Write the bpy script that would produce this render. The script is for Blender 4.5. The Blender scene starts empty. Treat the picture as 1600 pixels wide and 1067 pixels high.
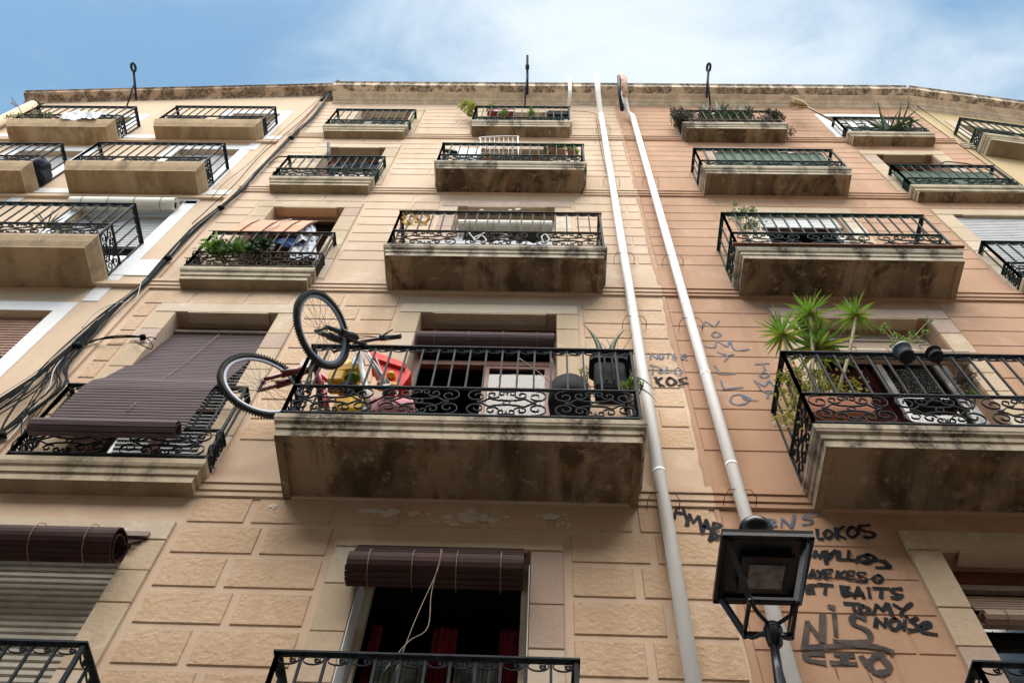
import bpy, math, random
from mathutils import Vector, Matrix
from math import radians as R_, sin, cos, pi
random.seed(7)
SC = bpy.context.scene
# ------------------------------------------------------------------ camera
# world origin is the photographer's eye; the street lies 1.6 m below, the facade 4 m in front (plane y = 4)
FPX = 1433.632
def _axes(p, y, r):
    cp, sp, cy, sy, cr, sr = cos(p), sin(p), cos(y), sin(y), cos(r), sin(r)
    fwd = Vector((cp*sy, cp*cy, sp)); right = Vector((cy, -sy, 0)); up = right.cross(fwd)
    return cr*right+sr*up, -sr*right+cr*up, fwd
RT, UP, FW = _axes(1.07788915, -0.07267019, 0.08080596)
cam = bpy.data.cameras.new('camera'); co = bpy.data.objects.new('camera', cam)
SC.collection.objects.link(co)
cam.sensor_width = 36; cam.lens = FPX/1600*36; cam.clip_start = .05; cam.clip_end = 500
co.matrix_world = Matrix((( RT.x, UP.x, -FW.x, 0), (RT.y, UP.y, -FW.y, 0), (RT.z, UP.z, -FW.z, 0), (0, 0, 0, 1)))
SC.camera = co
def at(px, py, Y):
    """point of the vertical plane y = Y seen at photo pixel (px, py)"""
    d = RT*(px-800) + UP*(533.5-py) + FW*FPX
    return d*(Y/d.y)
def onplane(px, py, P, n):
    d = RT*(px-800) + UP*(533.5-py) + FW*FPX
    return d*(P.dot(n)/d.dot(n))
# ------------------------------------------------------------------ world, sun, exposure
SUN_EL, SUN_AZ = 60, 184
w = bpy.data.worlds.new('World'); SC.world = w; w.use_nodes = True
nt = w.node_tree; nt.nodes.clear()
def N(nt, t, **k):
    n = nt.nodes.new(t)
    for a, b in k.items(): setattr(n, a, b)
    return n
def L(nt, a, b): nt.links.new(a, b)
out = N(nt, 'ShaderNodeOutputWorld'); bg = N(nt, 'ShaderNodeBackground'); bg.inputs[1].default_value = .084
sky = N(nt, 'ShaderNodeTexSky'); sky.sky_type = 'NISHITA'; sky.sun_disc = False
sky.sun_elevation = R_(SUN_EL); sky.sun_rotation = R_(SUN_AZ); sky.air_density = 1.0; sky.dust_density = .6; sky.ozone_density = 1.6
tc = N(nt, 'ShaderNodeTexCoord')
mp = N(nt, 'ShaderNodeMapping'); mp.inputs['Scale'].default_value = (1.0, 1.5, .6); mp.inputs['Rotation'].default_value = (0, 0, .5)
L(nt, tc.outputs['Generated'], mp.inputs[0])
n1 = N(nt, 'ShaderNodeTexNoise'); n1.inputs['Scale'].default_value = 5.0; n1.inputs['Detail'].default_value = 8; n1.inputs['Roughness'].default_value = .58; n1.inputs['Distortion'].default_value = .5
L(nt, mp.outputs[0], n1.inputs[0])
sp = N(nt, 'ShaderNodeSeparateXYZ'); L(nt, tc.outputs['Generated'], sp.inputs[0])
# a big bank of thin cloud covers the right part of the sky, the left part is open
bank = N(nt, 'ShaderNodeMapRange'); bank.inputs['From Min'].default_value = -.36; bank.inputs['From Max'].default_value = .02
bank.inputs['To Min'].default_value = -.16; bank.inputs['To Max'].default_value = .36
L(nt, sp.outputs[0], bank.inputs[0])
b2 = N(nt, 'ShaderNodeMapRange'); b2.inputs['From Min'].default_value = .12; b2.inputs['From Max'].default_value = .5
b2.inputs['To Min'].default_value = 0; b2.inputs['To Max'].default_value = -.40
L(nt, sp.outputs[0], b2.inputs[0])
ad = N(nt, 'ShaderNodeMath', operation='ADD'); L(nt, n1.outputs[0], ad.inputs[0]); L(nt, bank.outputs[0], ad.inputs[1])
ad2 = N(nt, 'ShaderNodeMath', operation='ADD'); L(nt, ad.outputs[0], ad2.inputs[0]); L(nt, b2.outputs[0], ad2.inputs[1])
cr = N(nt, 'ShaderNodeMapRange'); cr.interpolation_type = 'SMOOTHSTEP'
cr.inputs['From Min'].default_value = .30; cr.inputs['From Max'].default_value = 1.0
L(nt, ad2.outputs[0], cr.inputs[0])
mx = N(nt, 'ShaderNodeMix', data_type='RGBA'); L(nt, cr.outputs[0], mx.inputs[0])
hs = N(nt, 'ShaderNodeHueSaturation'); hs.inputs['Saturation'].default_value = 1.0; hs.inputs['Hue'].default_value = .475; hs.inputs['Value'].default_value = 1.2
L(nt, sky.outputs[0], hs.inputs['Color']); L(nt, hs.outputs[0], mx.inputs[6])
mx.inputs[7].default_value = (4.5, 5.0, 5.4, 1)
L(nt, mx.outputs[2], bg.inputs[0]); L(nt, bg.outputs[0], out.inputs[0])
sl = bpy.data.lights.new('sun', 'SUN'); so = bpy.data.objects.new('sun', sl); SC.collection.objects.link(so)
sl.energy = 3.0; sl.angle = R_(62); sl.color = (1, .93, .83)
az = R_(SUN_AZ); el = R_(SUN_EL)
sd = Vector((sin(az)*cos(el), cos(az)*cos(el), sin(el)))
so.rotation_euler = sd.to_track_quat('Z', 'Y').to_euler()
SC.view_settings.view_transform = 'Standard'; SC.view_settings.look = 'None'; SC.view_settings.gamma = 1
SC.view_settings.exposure = 1.24
SC.render.engine = 'CYCLES'; SC.cycles.max_bounces = 8; SC.cycles.diffuse_bounces = 4

# ------------------------------------------------------------------ materials
def mat(name, col, rough=.8, metal=0, spec=.3):
    m = bpy.data.materials.new(name); m.use_nodes = True
    b = m.node_tree.nodes['Principled BSDF']
    b.inputs['Base Color'].default_value = (*col, 1); b.inputs['Roughness'].default_value = rough
    b.inputs['Metallic'].default_value = metal; b.inputs['Specular IOR Level'].default_value = spec
    return m
def pos(nt, scale=(1, 1, 1), off=(0, 0, 0)):
    g = N(nt, 'ShaderNodeNewGeometry'); m = N(nt, 'ShaderNodeMapping')
    m.inputs['Scale'].default_value = scale; m.inputs['Location'].default_value = off
    L(nt, g.outputs['Position'], m.inputs[0]); return m.outputs[0]
def noise(nt, vec, scale, detail=5, rough=.55, lo=.35, hi=.65, dist=0):
    n = N(nt, 'ShaderNodeTexNoise'); n.inputs['Scale'].default_value = scale; n.inputs['Detail'].default_value = detail
    n.inputs['Roughness'].default_value = rough; n.inputs['Distortion'].default_value = dist
    L(nt, vec, n.inputs[0])
    r = N(nt, 'ShaderNodeMapRange'); r.inputs['From Min'].default_value = lo; r.inputs['From Max'].default_value = hi
    L(nt, n.outputs[0], r.inputs[0]); return r.outputs[0]
def mixc(nt, f, a, b, k=1.0):
    m = N(nt, 'ShaderNodeMix', data_type='RGBA')
    if k != 1:
        q = N(nt, 'ShaderNodeMath', operation='MULTIPLY'); q.inputs[1].default_value = k; L(nt, f, q.inputs[0]); f = q.outputs[0]
    L(nt, f, m.inputs[0])
    for s, c in ((6, a), (7, b)):
        if isinstance(c, tuple): m.inputs[s].default_value = (*c, 1)
        else: L(nt, c, m.inputs[s])
    return m.outputs[2]
def bump(nt, h, strength, dist, prev=None):
    b = N(nt, 'ShaderNodeBump'); b.inputs['Strength'].default_value = strength; b.inputs['Distance'].default_value = dist
    L(nt, h, b.inputs['Height'])
    if prev: L(nt, prev, b.inputs['Normal'])
    return b.outputs[0]
def plaster(name, col, dirt, var=.5, streak=.35, bscale=60, bstr=.3, bdist=.003, rough=.9, pale=None, palek=.6, seed=0):
    m = mat(name, col, rough, spec=.15); t = m.node_tree; b = t.nodes['Principled BSDF']
    p = pos(t, off=(seed*3.1, 0, seed*1.7)); c = mixc(t, noise(t, p, .9, 6, .6, .38, .7), col, dirt, var)
    c = mixc(t, noise(t, pos(t, (3.2, 3.2, .32), (seed, 0, seed)), 1.0, 5, .6, .5, .75), c, tuple(x*.62 for x in dirt), streak)
    c = mixc(t, noise(t, p, 14, 6, .7, .4, .75), c, tuple(x*.8 for x in col), .35)
    if pale: c = mixc(t, noise(t, p, 2.6, 8, .65, .56, .62), c, pale, palek)
    L(t, c, b.inputs['Base Color'])
    L(t, bump(t, noise(t, p, bscale, 5, .6, 0, 1), bstr, bdist, bump(t, noise(t, p, 3, 3, .5, 0, 1), .3, .012)), b.inputs['Normal'])
    return m
M = {}
M['beige'] = plaster('beige_plaster', (.60, .455, .34), (.475, .34, .24), .75, .4, pale=(.68, .56, .44), palek=.3)
M['beige_rough'] = plaster('beige_rough_block', (.60, .435, .305), (.48, .33, .215), .7, .45, 26, .8, .014, pale=(.68, .55, .42), palek=.3)
M['pink'] = plaster('pink_plaster', (.46, .285, .19), (.36, .21, .132), .7, .45, pale=(.53, .37, .28), palek=.35, seed=3)
M['cream'] = plaster('cream_plaster', (.60, .46, .335), (.51, .38, .26), .6, .25, seed=5)
M['yellow'] = plaster('yellow_plaster', (0.492, 0.377, 0.213), (0.394, 0.295, 0.164), .5, .3, seed=7)
M['trimwhite'] = plaster('white_trim_paint', (0.736, 0.736, 0.754), (0.644, 0.635, 0.644), .3, .1)
M['stone_a'] = plaster('sandstone', (.52, .41, .295), (.38, .29, .19), .6, .3, 30, .7, .008, pale=(.6, .5, .38))
M['stone_b'] = plaster('rosy_sandstone', (0.451, 0.344, 0.279), (0.361, 0.246, 0.197), .6, .3, 30, .7, .008, pale=(0.508, 0.410, 0.361))
M['stone_c'] = plaster('pale_stone', (.56, .465, .365), (.45, .35, .25), .5, .2, 30, .6, .006, pale=(.64, .58, .5))
def cornice_mat(name, base, k, seed=0):
    m = plaster(name, base, tuple(x*.7 for x in base), .5, .4, 30, .7, .008, seed=seed); t = m.node_tree; b = t.nodes['Principled BSDF']
    old = b.inputs['Base Color'].links[0].from_socket
    f1 = noise(t, pos(t, (1, 1, .25), (seed, 0, 0)), 4.6, 3, .5, .42, .50)
    f2 = noise(t, pos(t, (1, 1, 1)), 22, 5, .7, .3, .6)
    mu = N(t, 'ShaderNodeMath', operation='MULTIPLY'); L(t, f1, mu.inputs[0]); L(t, f2, mu.inputs[1])
    L(t, mixc(t, mu.outputs[0], old, (.045, .033, .025), k), b.inputs['Base Color']); return m
M['cornice'] = cornice_mat('weathered_cornice', (.68, .57, .45), .88)
M['moulding'] = cornice_mat('cornice_moulding', (.68, .56, .44), .3, 4)
M['cornice_left'] = cornice_mat('stained_parapet', (0.525, 0.394, 0.295), .9, 9)
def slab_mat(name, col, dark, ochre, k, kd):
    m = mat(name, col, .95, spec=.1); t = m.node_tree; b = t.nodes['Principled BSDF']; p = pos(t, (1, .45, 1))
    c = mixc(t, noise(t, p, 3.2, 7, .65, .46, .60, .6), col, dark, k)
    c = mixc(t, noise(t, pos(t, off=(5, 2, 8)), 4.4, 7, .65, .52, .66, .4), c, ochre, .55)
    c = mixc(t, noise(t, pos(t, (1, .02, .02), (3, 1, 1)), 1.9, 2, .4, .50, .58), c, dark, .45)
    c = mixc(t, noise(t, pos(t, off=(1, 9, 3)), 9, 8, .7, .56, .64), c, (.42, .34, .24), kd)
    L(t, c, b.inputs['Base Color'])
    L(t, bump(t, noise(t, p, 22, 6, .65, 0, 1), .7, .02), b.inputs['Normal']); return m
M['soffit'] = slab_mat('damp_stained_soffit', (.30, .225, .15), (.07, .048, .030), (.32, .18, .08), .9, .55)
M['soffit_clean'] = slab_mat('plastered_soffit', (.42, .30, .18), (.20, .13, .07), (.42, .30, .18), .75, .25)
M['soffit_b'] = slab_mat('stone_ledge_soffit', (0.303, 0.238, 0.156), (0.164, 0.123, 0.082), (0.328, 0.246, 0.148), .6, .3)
def fascia_mat(name, col, k, lo=.46):
    m = mat(name, col, .92, spec=.15); t = m.node_tree; b = t.nodes['Principled BSDF']
    c = mixc(t, noise(t, pos(t, (1, 1, 1)), 5, 7, .7, .4, .7), col, tuple(x*.62 for x in col), .8)
    f1 = noise(t, pos(t, (1, 1, .35)), 4.3, 4, .55, lo, lo+.13); f2 = noise(t, pos(t), 30, 5, .75, .25, .55)
    mu = N(t, 'ShaderNodeMath', operation='MULTIPLY'); L(t, f1, mu.inputs[0]); L(t, f2, mu.inputs[1])
    L(t, mixc(t, mu.outputs[0], c, (.045, .036, .028), k), b.inputs['Base Color'])
    L(t, bump(t, noise(t, pos(t), 35, 6, .7, 0, 1), .6, .01), b.inputs['Normal']); return m
M['fascia'] = fascia_mat('weathered_fascia', (0.459, 0.394, 0.303), .9)
M['fascia_b'] = fascia_mat('pale_ledge_fascia', (0.476, 0.402, 0.295), .55, .52)
M['fascia_l'] = fascia_mat('painted_slab_edge', (0.459, 0.336, 0.213), .45, .54)
def var_mat(name, a, b_, scale=8, rough=.6, metal=0, spec=.3, bstr=0, stretch=(1, 1, 1)):
    m = mat(name, a, rough, metal, spec); t = m.node_tree; b = t.nodes['Principled BSDF']
    L(t, mixc(t, noise(t, pos(t, stretch), scale, 5, .6), a, b_), b.inputs['Base Color'])
    if bstr: L(t, bump(t, noise(t, pos(t), scale*6, 4, .6, 0, 1), bstr, .004), b.inputs['Normal'])
    return m
M['iron'] = var_mat('painted_wrought_iron', (.012, .017, .024), (.028, .036, .048), 20, .7, 0, .15)
M['irongreen'] = var_mat('green_black_iron', (.010, .026, .026), (.02, .045, .042), 20, .7, 0, .15)
M['ironbrown'] = var_mat('weathered_brown_iron', (.035, .030, .025), (.065, .055, .045), 20, .75, 0, .15)
M['rust'] = var_mat('rusty_iron', (.16, .055, .025), (.07, .03, .02), 18, .85)
M['lamp_iron'] = var_mat('glossy_black_lamp_iron', (.008, .009, .012), (.02, .022, .028), 12, .32, .4, .5)
M['pipe'] = var_mat('white_pipe_paint', (.92, .92, .92), (.84, .83, .81), 4, .5, 0, .35, stretch=(1, 1, .3))
M['pipe_rust'] = var_mat('rusted_pipe_top', (.38, .12, .05), (.6, .5, .42), 14, .8)
M['cable'] = var_mat('black_cable', (.004, .008, .010), (.010, .012, .013), 10, .75, 0, .08)
M['cable_grey'] = var_mat('grey_cable', (.35, .34, .32), (.5, .48, .45), 10, .6)
M['blind'] = var_mat('brown_slats', (.085, .063, .070), (.135, .105, .112), 5, .75, 0, .08, stretch=(.5, 1, 14))
M['blind_dark'] = var_mat('dark_brown_slats', (.036, .017, .017), (.062, .034, .032), 5, .7, 0, .12, stretch=(.5, 1, 14))
M['blind_tan'] = var_mat('faded_tan_slats', (.30, .22, .16), (.42, .33, .25), 5, .6, stretch=(.5, 1, 14))
M['blind_white'] = var_mat('white_slats', (.62, .60, .52), (.76, .74, .68), 5, .6, stretch=(.5, 1, 14))
M['bamboo'] = var_mat('orange_bamboo', (.50, .21, .10), (.62, .33, .17), 9, .6, stretch=(.6, 1, 14))
M['pole'] = var_mat('wooden_batten', (.18, .13, .11), (.27, .2, .17), 10, .6)
M['cord'] = var_mat('cotton_cord', (.22, .16, .12), (.3, .24, .19), 10, .9)
M['whitecord'] = var_mat('white_cord', (.75, .74, .72), (.6, .6, .58), 10, .9)
M['frame_white'] = var_mat('white_window_paint', (.72, .73, .74), (.6, .6, .6), 6, .45)
M['frame_brown'] = var_mat('reddish_brown_wood', (.20, .075, .045), (.12, .045, .03), 9, .5)
M['frame_cream'] = var_mat('cream_wood', (.50, .43, .32), (.38, .32, .23), 9, .6)
M['shutter'] = var_mat('cream_shutter', (.46, .42, .35), (.36, .33, .28), 7, .55)
M['shutter_grey'] = var_mat('grey_shutter', (.40, .41, .42), (.33, .34, .35), 7, .5)
M['shutter_brown'] = var_mat('rusty_brown_shutter', (.33, .18, .12), (.22, .12, .08), 7, .5)
M['curtain'] = var_mat('white_net_curtain', (.34, .38, .36), (.22, .26, .25), 5, .9)
M['curtain_red'] = var_mat('dark_red_curtain', (.24, .010, .022), (.12, .005, .012), 5, .9)
M['curtain_grey'] = var_mat('grey_lace_curtain', (.30, .35, .35), (.07, .085, .085), 9, .9)
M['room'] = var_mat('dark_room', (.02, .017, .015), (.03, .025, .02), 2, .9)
m = mat('dark_window_glass', (.012, .014, .016), .06, spec=.6); M['pane'] = m
m = mat('clear_window_glass', (1, 1, 1), .02, spec=.5); M['glass'] = m
t = m.node_tree; t.nodes.clear(); o_ = N(t, 'ShaderNodeOutputMaterial'); mxs = N(t, 'ShaderNodeMixShader'); tr = N(t, 'ShaderNodeBsdfTransparent'); gl = N(t, 'ShaderNodeBsdfGlossy'); fr = N(t, 'ShaderNodeFresnel')
gl.inputs['Roughness'].default_value = .03; tr.inputs[0].default_value = (.86, .9, .9, 1)
L(t, fr.outputs[0], mxs.inputs[0]); L(t, tr.outputs[0], mxs.inputs[1]); L(t, gl.outputs[0], mxs.inputs[2]); L(t, mxs.outputs[0], o_.inputs[0])
def leafm(name, a, b_, tr=.25):
    m = var_mat(name, a, b_, 7, .5, 0, .35); b = m.node_tree.nodes['Principled BSDF']
    t = m.node_tree; tl = N(t, 'ShaderNodeBsdfTranslucent'); mxx = N(t, 'ShaderNodeMixShader'); mxx.inputs[0].default_value = .35
    L(t, b.inputs['Base Color'].links[0].from_socket, tl.inputs[0]); L(t, b.outputs[0], mxx.inputs[1]); L(t, tl.outputs[0], mxx.inputs[2])
    L(t, mxx.outputs[0], [n_ for n_ in t.nodes if n_.type == 'OUTPUT_MATERIAL'][0].inputs[0])
    return m
M['leaf'] = leafm('green_leaf', (.10, .20, .03), (.04, .09, .015))
M['leaf_bright'] = leafm('bright_green_leaf', (.18, .31, .035), (.08, .18, .022))
M['leaf_yellow'] = leafm('yellow_green_leaf', (.36, .34, .05), (.20, .24, .04))
M['leaf_dark'] = leafm('dark_green_leaf', (.020, .045, .016), (.04, .07, .03))
M['leaf_dry'] = leafm('dry_olive_leaf', (.10, .085, .045), (.05, .055, .025))
M['leaf_greydark'] = leafm('grey_green_leaf', (.045, .05, .032), (.075, .06, .04))
M['leaf_blue'] = leafm('blue_green_agave', (.13, .20, .12), (.08, .13, .07))
M['leaf_straw'] = leafm('straw', (.50, .34, .14), (.30, .20, .09))
M['leaf_gold'] = leafm('golden_leaf', (.50, .36, .07), (.38, .16, .05))
M['stem'] = var_mat('pale_plant_stem', (.34, .28, .20), (.22, .17, .11), 20, .8)
M['stemdark'] = var_mat('dark_twig', (.08, .05, .03), (.05, .03, .02), 20, .8)
M['terracotta'] = var_mat('terracotta', (.42, .17, .10), (.3, .12, .07), 8, .8)
M['redpot'] = var_mat('dark_red_pot', (.25, .03, .035), (.18, .02, .02), 8, .5)
M['blackplastic'] = var_mat('black_plastic', (.012, .014, .017), (.02, .022, .026), 6, .8, 0, .12)
M['greyblue'] = var_mat('grey_blue_plastic', (.09, .12, .16), (.06, .08, .11), 6, .45)
M['rubber'] = var_mat('black_rubber', (.016, .018, .020), (.04, .042, .045), 12, .75)
M['alloy'] = mat('alloy_rim', (.26, .28, .34), .5, .4); M['steel'] = mat('steel_spokes', (.16, .15, .14), .5, .2)
M['bikeblack'] = var_mat('black_bike_paint', (.015, .017, .018), (.03, .03, .03), 10, .35, 0, .5)
M['bikewhite'] = var_mat('white_bike_paint', (.72, .74, .76), (.55, .57, .6), 8, .3, 0, .5)
M['maroon'] = var_mat('maroon_bike_paint', (.17, .018, .03), (.11, .012, .02), 10, .35, 0, .5)
M['pinkred'] = var_mat('pink_red_paint', (.52, .05, .10), (.4, .03, .06), 8, .4)
M['yellow_toy'] = var_mat('yellow_plastic', (.75, .42, .02), (.62, .33, .015), 5, .55, 0, .25)
M['red_toy'] = var_mat('red_plastic', (.62, .015, .012), (.5, .01, .01), 5, .6, 0, .2)
M['blue_toy'] = var_mat('blue_plastic', (.02, .32, .48), (.015, .24, .4), 5, .4, 0, .5)
M['green_toy'] = var_mat('green_plastic', (.16, .33, .03), (.1, .24, .02), 5, .4)
M['cloth_white'] = var_mat('white_cloth', (.70, .72, .76), (.5, .53, .6), 10, .9, bstr=.3)
M['cloth_blue'] = var_mat('blue_cloth', (.02, .05, .16), (.05, .1, .25), 10, .9)
M['cloth_dark'] = var_mat('dark_navy_cloth', (.012, .015, .028), (.03, .035, .05), 10, .9, bstr=.4)
M['cloth_pink'] = var_mat('pink_patterned_cloth', (.62, .06, .16), (.6, .5, .5), 60, .9)
M['mesh_green'] = var_mat('green_shade_cloth', (.035, .085, .06), (.09, .13, .09), 6, .8, stretch=(1, 1, 3))
M['paint'] = var_mat('black_spray_paint', (.010, .012, .016), (.03, .033, .04), 9, .85, 0, .1)
M['paint_blue'] = var_mat('blue_black_spray_paint', (.05, .075, .13), (.10, .12, .17), 14, .7)
M['paint_grey'] = var_mat('faded_grey_spray_paint', (.022, .022, .026), (.09, .065, .055), 11, .8)
for q_, (lo_, hi_) in {'paint': (.10, .30), 'paint_blue': (.24, .42), 'paint_grey': (.18, .44)}.items():
    t = M[q_].node_tree; L(t, noise(t, pos(t, (1, 1, 1), (2, 7, 4)), 26, 6, .75, lo_, hi_), t.nodes['Principled BSDF'].inputs['Alpha'])
M['peeled'] = plaster('bare_pale_lime', (.68, .62, .54), (.56, .48, .40), .6, .2)
M['curtain_dark'] = var_mat('dark_maroon_curtain', (.08, .006, .010), (.03, .003, .005), 5, .9)
t = M['beige_rough'].node_tree; b_ = t.nodes['Principled BSDF']; vo = N(t, 'ShaderNodeTexVoronoi'); vo.inputs['Scale'].default_value = 1.0
L(t, pos(t, (2.2, .01, 3.27)), vo.inputs['Vector']); sv = N(t, 'ShaderNodeSeparateXYZ'); L(t, vo.outputs['Color'], sv.inputs[0])
L(t, mixc(t, sv.outputs[0], b_.inputs['Base Color'].links[0].from_socket, (.47, .32, .20), .45), b_.inputs['Base Color'])
M['led'] = var_mat('pale_lamp_plate', (.20, .205, .215), (.09, .09, .10), 22, .35)
M['asphalt'] = var_mat('asphalt', (.05, .05, .052), (.035, .035, .035), 3, .9, bstr=.4)
M['paving'] = var_mat('paving_stone', (.36, .33, .29), (.28, .26, .23), 2, .9, bstr=.3)
M['opposite'] = plaster('ochre_plaster', (.58, .50, .40), (.48, .41, .32), .5, .3, seed=11)
M['roof'] = var_mat('roof_tiles', (.30, .13, .07), (.2, .09, .05), 3, .9)

# ------------------------------------------------------------------ mesh helpers
class MB:
    def __init__(s): s.v = []; s.f = []; s.m = []; s.mi = 0; s.sm = []
    def add(s, vs, fs, smooth=False):
        o = len(s.v); s.v += [Vector(v) for v in vs]
        for f in fs: s.f.append([i+o for i in f]); s.m.append(s.mi); s.sm.append(smooth)
        return s
    def box(s, x0, x1, y0, y1, z0, z1):
        return s.add([(x, y, z) for x in (x0, x1) for y in (y0, y1) for z in (z0, z1)],
                     [(0, 1, 3, 2), (4, 6, 7, 5), (0, 4, 5, 1), (2, 3, 7, 6), (0, 2, 6, 4), (1, 5, 7, 3)])
    def obox(s, c, ax, ay, az_):
        c = Vector(c); ax = Vector(ax); ay = Vector(ay); az_ = Vector(az_)
        return s.add([c+a*ax+b*ay+d*az_ for a in (-1, 1) for b in (-1, 1) for d in (-1, 1)],
                     [(0, 1, 3, 2), (4, 6, 7, 5), (0, 4, 5, 1), (2, 3, 7, 6), (0, 2, 6, 4), (1, 5, 7, 3)])
    def tube(s, pts, r, n=6, cap=True):
        pts = [Vector(p) for p in pts]; k = len(pts); rs = r if isinstance(r, (list, tuple)) else [r]*k
        o = len(s.v); ref = None
        for i, p in enumerate(pts):
            d = (pts[min(i+1, k-1)]-pts[max(i-1, 0)]).normalized()
            if ref is None: ref = d.orthogonal().normalized()
            a = (ref-d*ref.dot(d)); a = a.normalized() if a.length > 1e-6 else d.orthogonal().normalized(); ref = a; b = d.cross(a)
            for j in range(n):
                t = 2*pi*j/n; s.v.append(p+a*(cos(t)*rs[i])+b*(sin(t)*rs[i]))
        for i in range(k-1):
            for j in range(n):
                s.f.append([o+i*n+j, o+i*n+(j+1) % n, o+(i+1)*n+(j+1) % n, o+(i+1)*n+j]); s.m.append(s.mi); s.sm.append(n > 4)
        if cap:
            s.f.append([o+j for j in range(n)][::-1]); s.m.append(s.mi); s.sm.append(False)
            s.f.append([o+(k-1)*n+j for j in range(n)]); s.m.append(s.mi); s.sm.append(False)
        return s
    def ring(s, c, n_, R, r, seg=28, m=6):
        n_ = Vector(n_).normalized(); a = n_.orthogonal().normalized(); b = n_.cross(a); c = Vector(c); o = len(s.v)
        for i in range(seg):
            t = 2*pi*i/seg; e = a*cos(t)+b*sin(t)
            for j in range(m):
                u = 2*pi*j/m; s.v.append(c+e*(R+r*cos(u))+n_*(r*sin(u)))
        for i in range(seg):
            for j in range(m):
                s.f.append([o+i*m+j, o+((i+1) % seg)*m+j, o+((i+1) % seg)*m+(j+1) % m, o+i*m+(j+1) % m]); s.m.append(s.mi); s.sm.append(True)
        return s
    def flat(s, pts, wdir, wd, th):
        """bent flat bar: width wd along wdir, thickness th"""
        wdir = Vector(wdir).normalized(); pts = [Vector(p) for p in pts]; k = len(pts); o = len(s.v)
        for i, p in enumerate(pts):
            d = (pts[min(i+1, k-1)]-pts[max(i-1, 0)]).normalized(); q = d.cross(wdir).normalized()
            for a, b in ((-1, -1), (1, -1), (1, 1), (-1, 1)): s.v.append(p+wdir*(a*wd/2)+q*(b*th/2))
        for i in range(k-1):
            for j in range(4):
                s.f.append([o+i*4+j, o+i*4+(j+1) % 4, o+(i+1)*4+(j+1) % 4, o+(i+1)*4+j]); s.m.append(s.mi); s.sm.append(False)
        return s
    def lathe(s, c, axis, prof, n=16):
        axis = Vector(axis).normalized(); a = axis.orthogonal().normalized(); b = axis.cross(a); c = Vector(c); o = len(s.v)
        for r, h in prof:
            for j in range(n): t = 2*pi*j/n; s.v.append(c+axis*h+(a*cos(t)+b*sin(t))*r)
        for i in range(len(prof)-1):
            for j in range(n):
                s.f.append([o+i*n+j, o+i*n+(j+1) % n, o+(i+1)*n+(j+1) % n, o+(i+1)*n+j]); s.m.append(s.mi); s.sm.append(True)
        return s
    def build(s, name, mats, parent=None, label=None):
        me = bpy.data.meshes.new(name)
        off = Vector((0, 0, 0))
        if parent is not None:
            p = parent
            while p is not None: off = off+p.location; p = p.parent
        me.from_pydata([v-off for v in s.v], [], s.f)
        for m_ in (mats if isinstance(mats, (list, tuple)) else [mats]): me.materials.append(M[m_] if isinstance(m_, str) else m_)
        me.polygons.foreach_set('material_index', s.m); me.polygons.foreach_set('use_smooth', s.sm); me.update()
        o = bpy.data.objects.new(name, me); SC.collection.objects.link(o)
        if parent is not None: o.parent = parent
        if label: o['label'] = label
        return o
def thing(name, loc, label, cat, group=None):
    o = bpy.data.objects.new(name, None); SC.collection.objects.link(o); o.location = Vector(loc); o.empty_display_size = .1
    o['label'] = label; o['category'] = cat
    if group: o['group'] = group
    return o
def tag(o, label, cat, group=None):
    o['label'] = label; o['category'] = cat
    if group: o['group'] = group
    return o

# ------------------------------------------------------------------ street (outside the frame, lights the soffits)
ZG = -1.6
def struct(name, mb, m):
    o = mb.build(name, m); o['kind'] = 'structure'; return o
struct('street', MB().box(-60, 60, -40, 40, ZG-.2, ZG-.12), 'paving')
struct('pavement', MB().box(-30, 30, 2.6, 3.99, ZG-.12, ZG), 'paving')

# ------------------------------------------------------------------ wall builder
def wall(mb, x0, x1, z0, z1, ops, Y=4.0, dep=.24):
    xs = sorted({x0, x1, *[a for o in ops for a in o[:2]]}); zs = sorted({z0, z1, *[a for o in ops for a in o[2:4]]})
    for i in range(len(xs)-1):
        for j in range(len(zs)-1):
            cx = (xs[i]+xs[i+1])/2; cz = (zs[j]+zs[j+1])/2
            if any(o[0] < cx < o[1] and o[2] < cz < o[3] for o in ops): continue
            mb.add([(xs[i], Y, zs[j]), (xs[i+1], Y, zs[j]), (xs[i+1], Y, zs[j+1]), (xs[i], Y, zs[j+1])], [(0, 1, 2, 3)])
    for a, b, c, d in ops:
        mb.add([(a, Y, c), (a, Y+dep, c), (a, Y+dep, d), (a, Y, d), (b, Y, c), (b, Y+dep, c), (b, Y+dep, d), (b, Y, d)],
               [(0, 1, 2, 3), (4, 7, 6, 5), (3, 2, 6, 7), (0, 4, 5, 1)])
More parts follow.
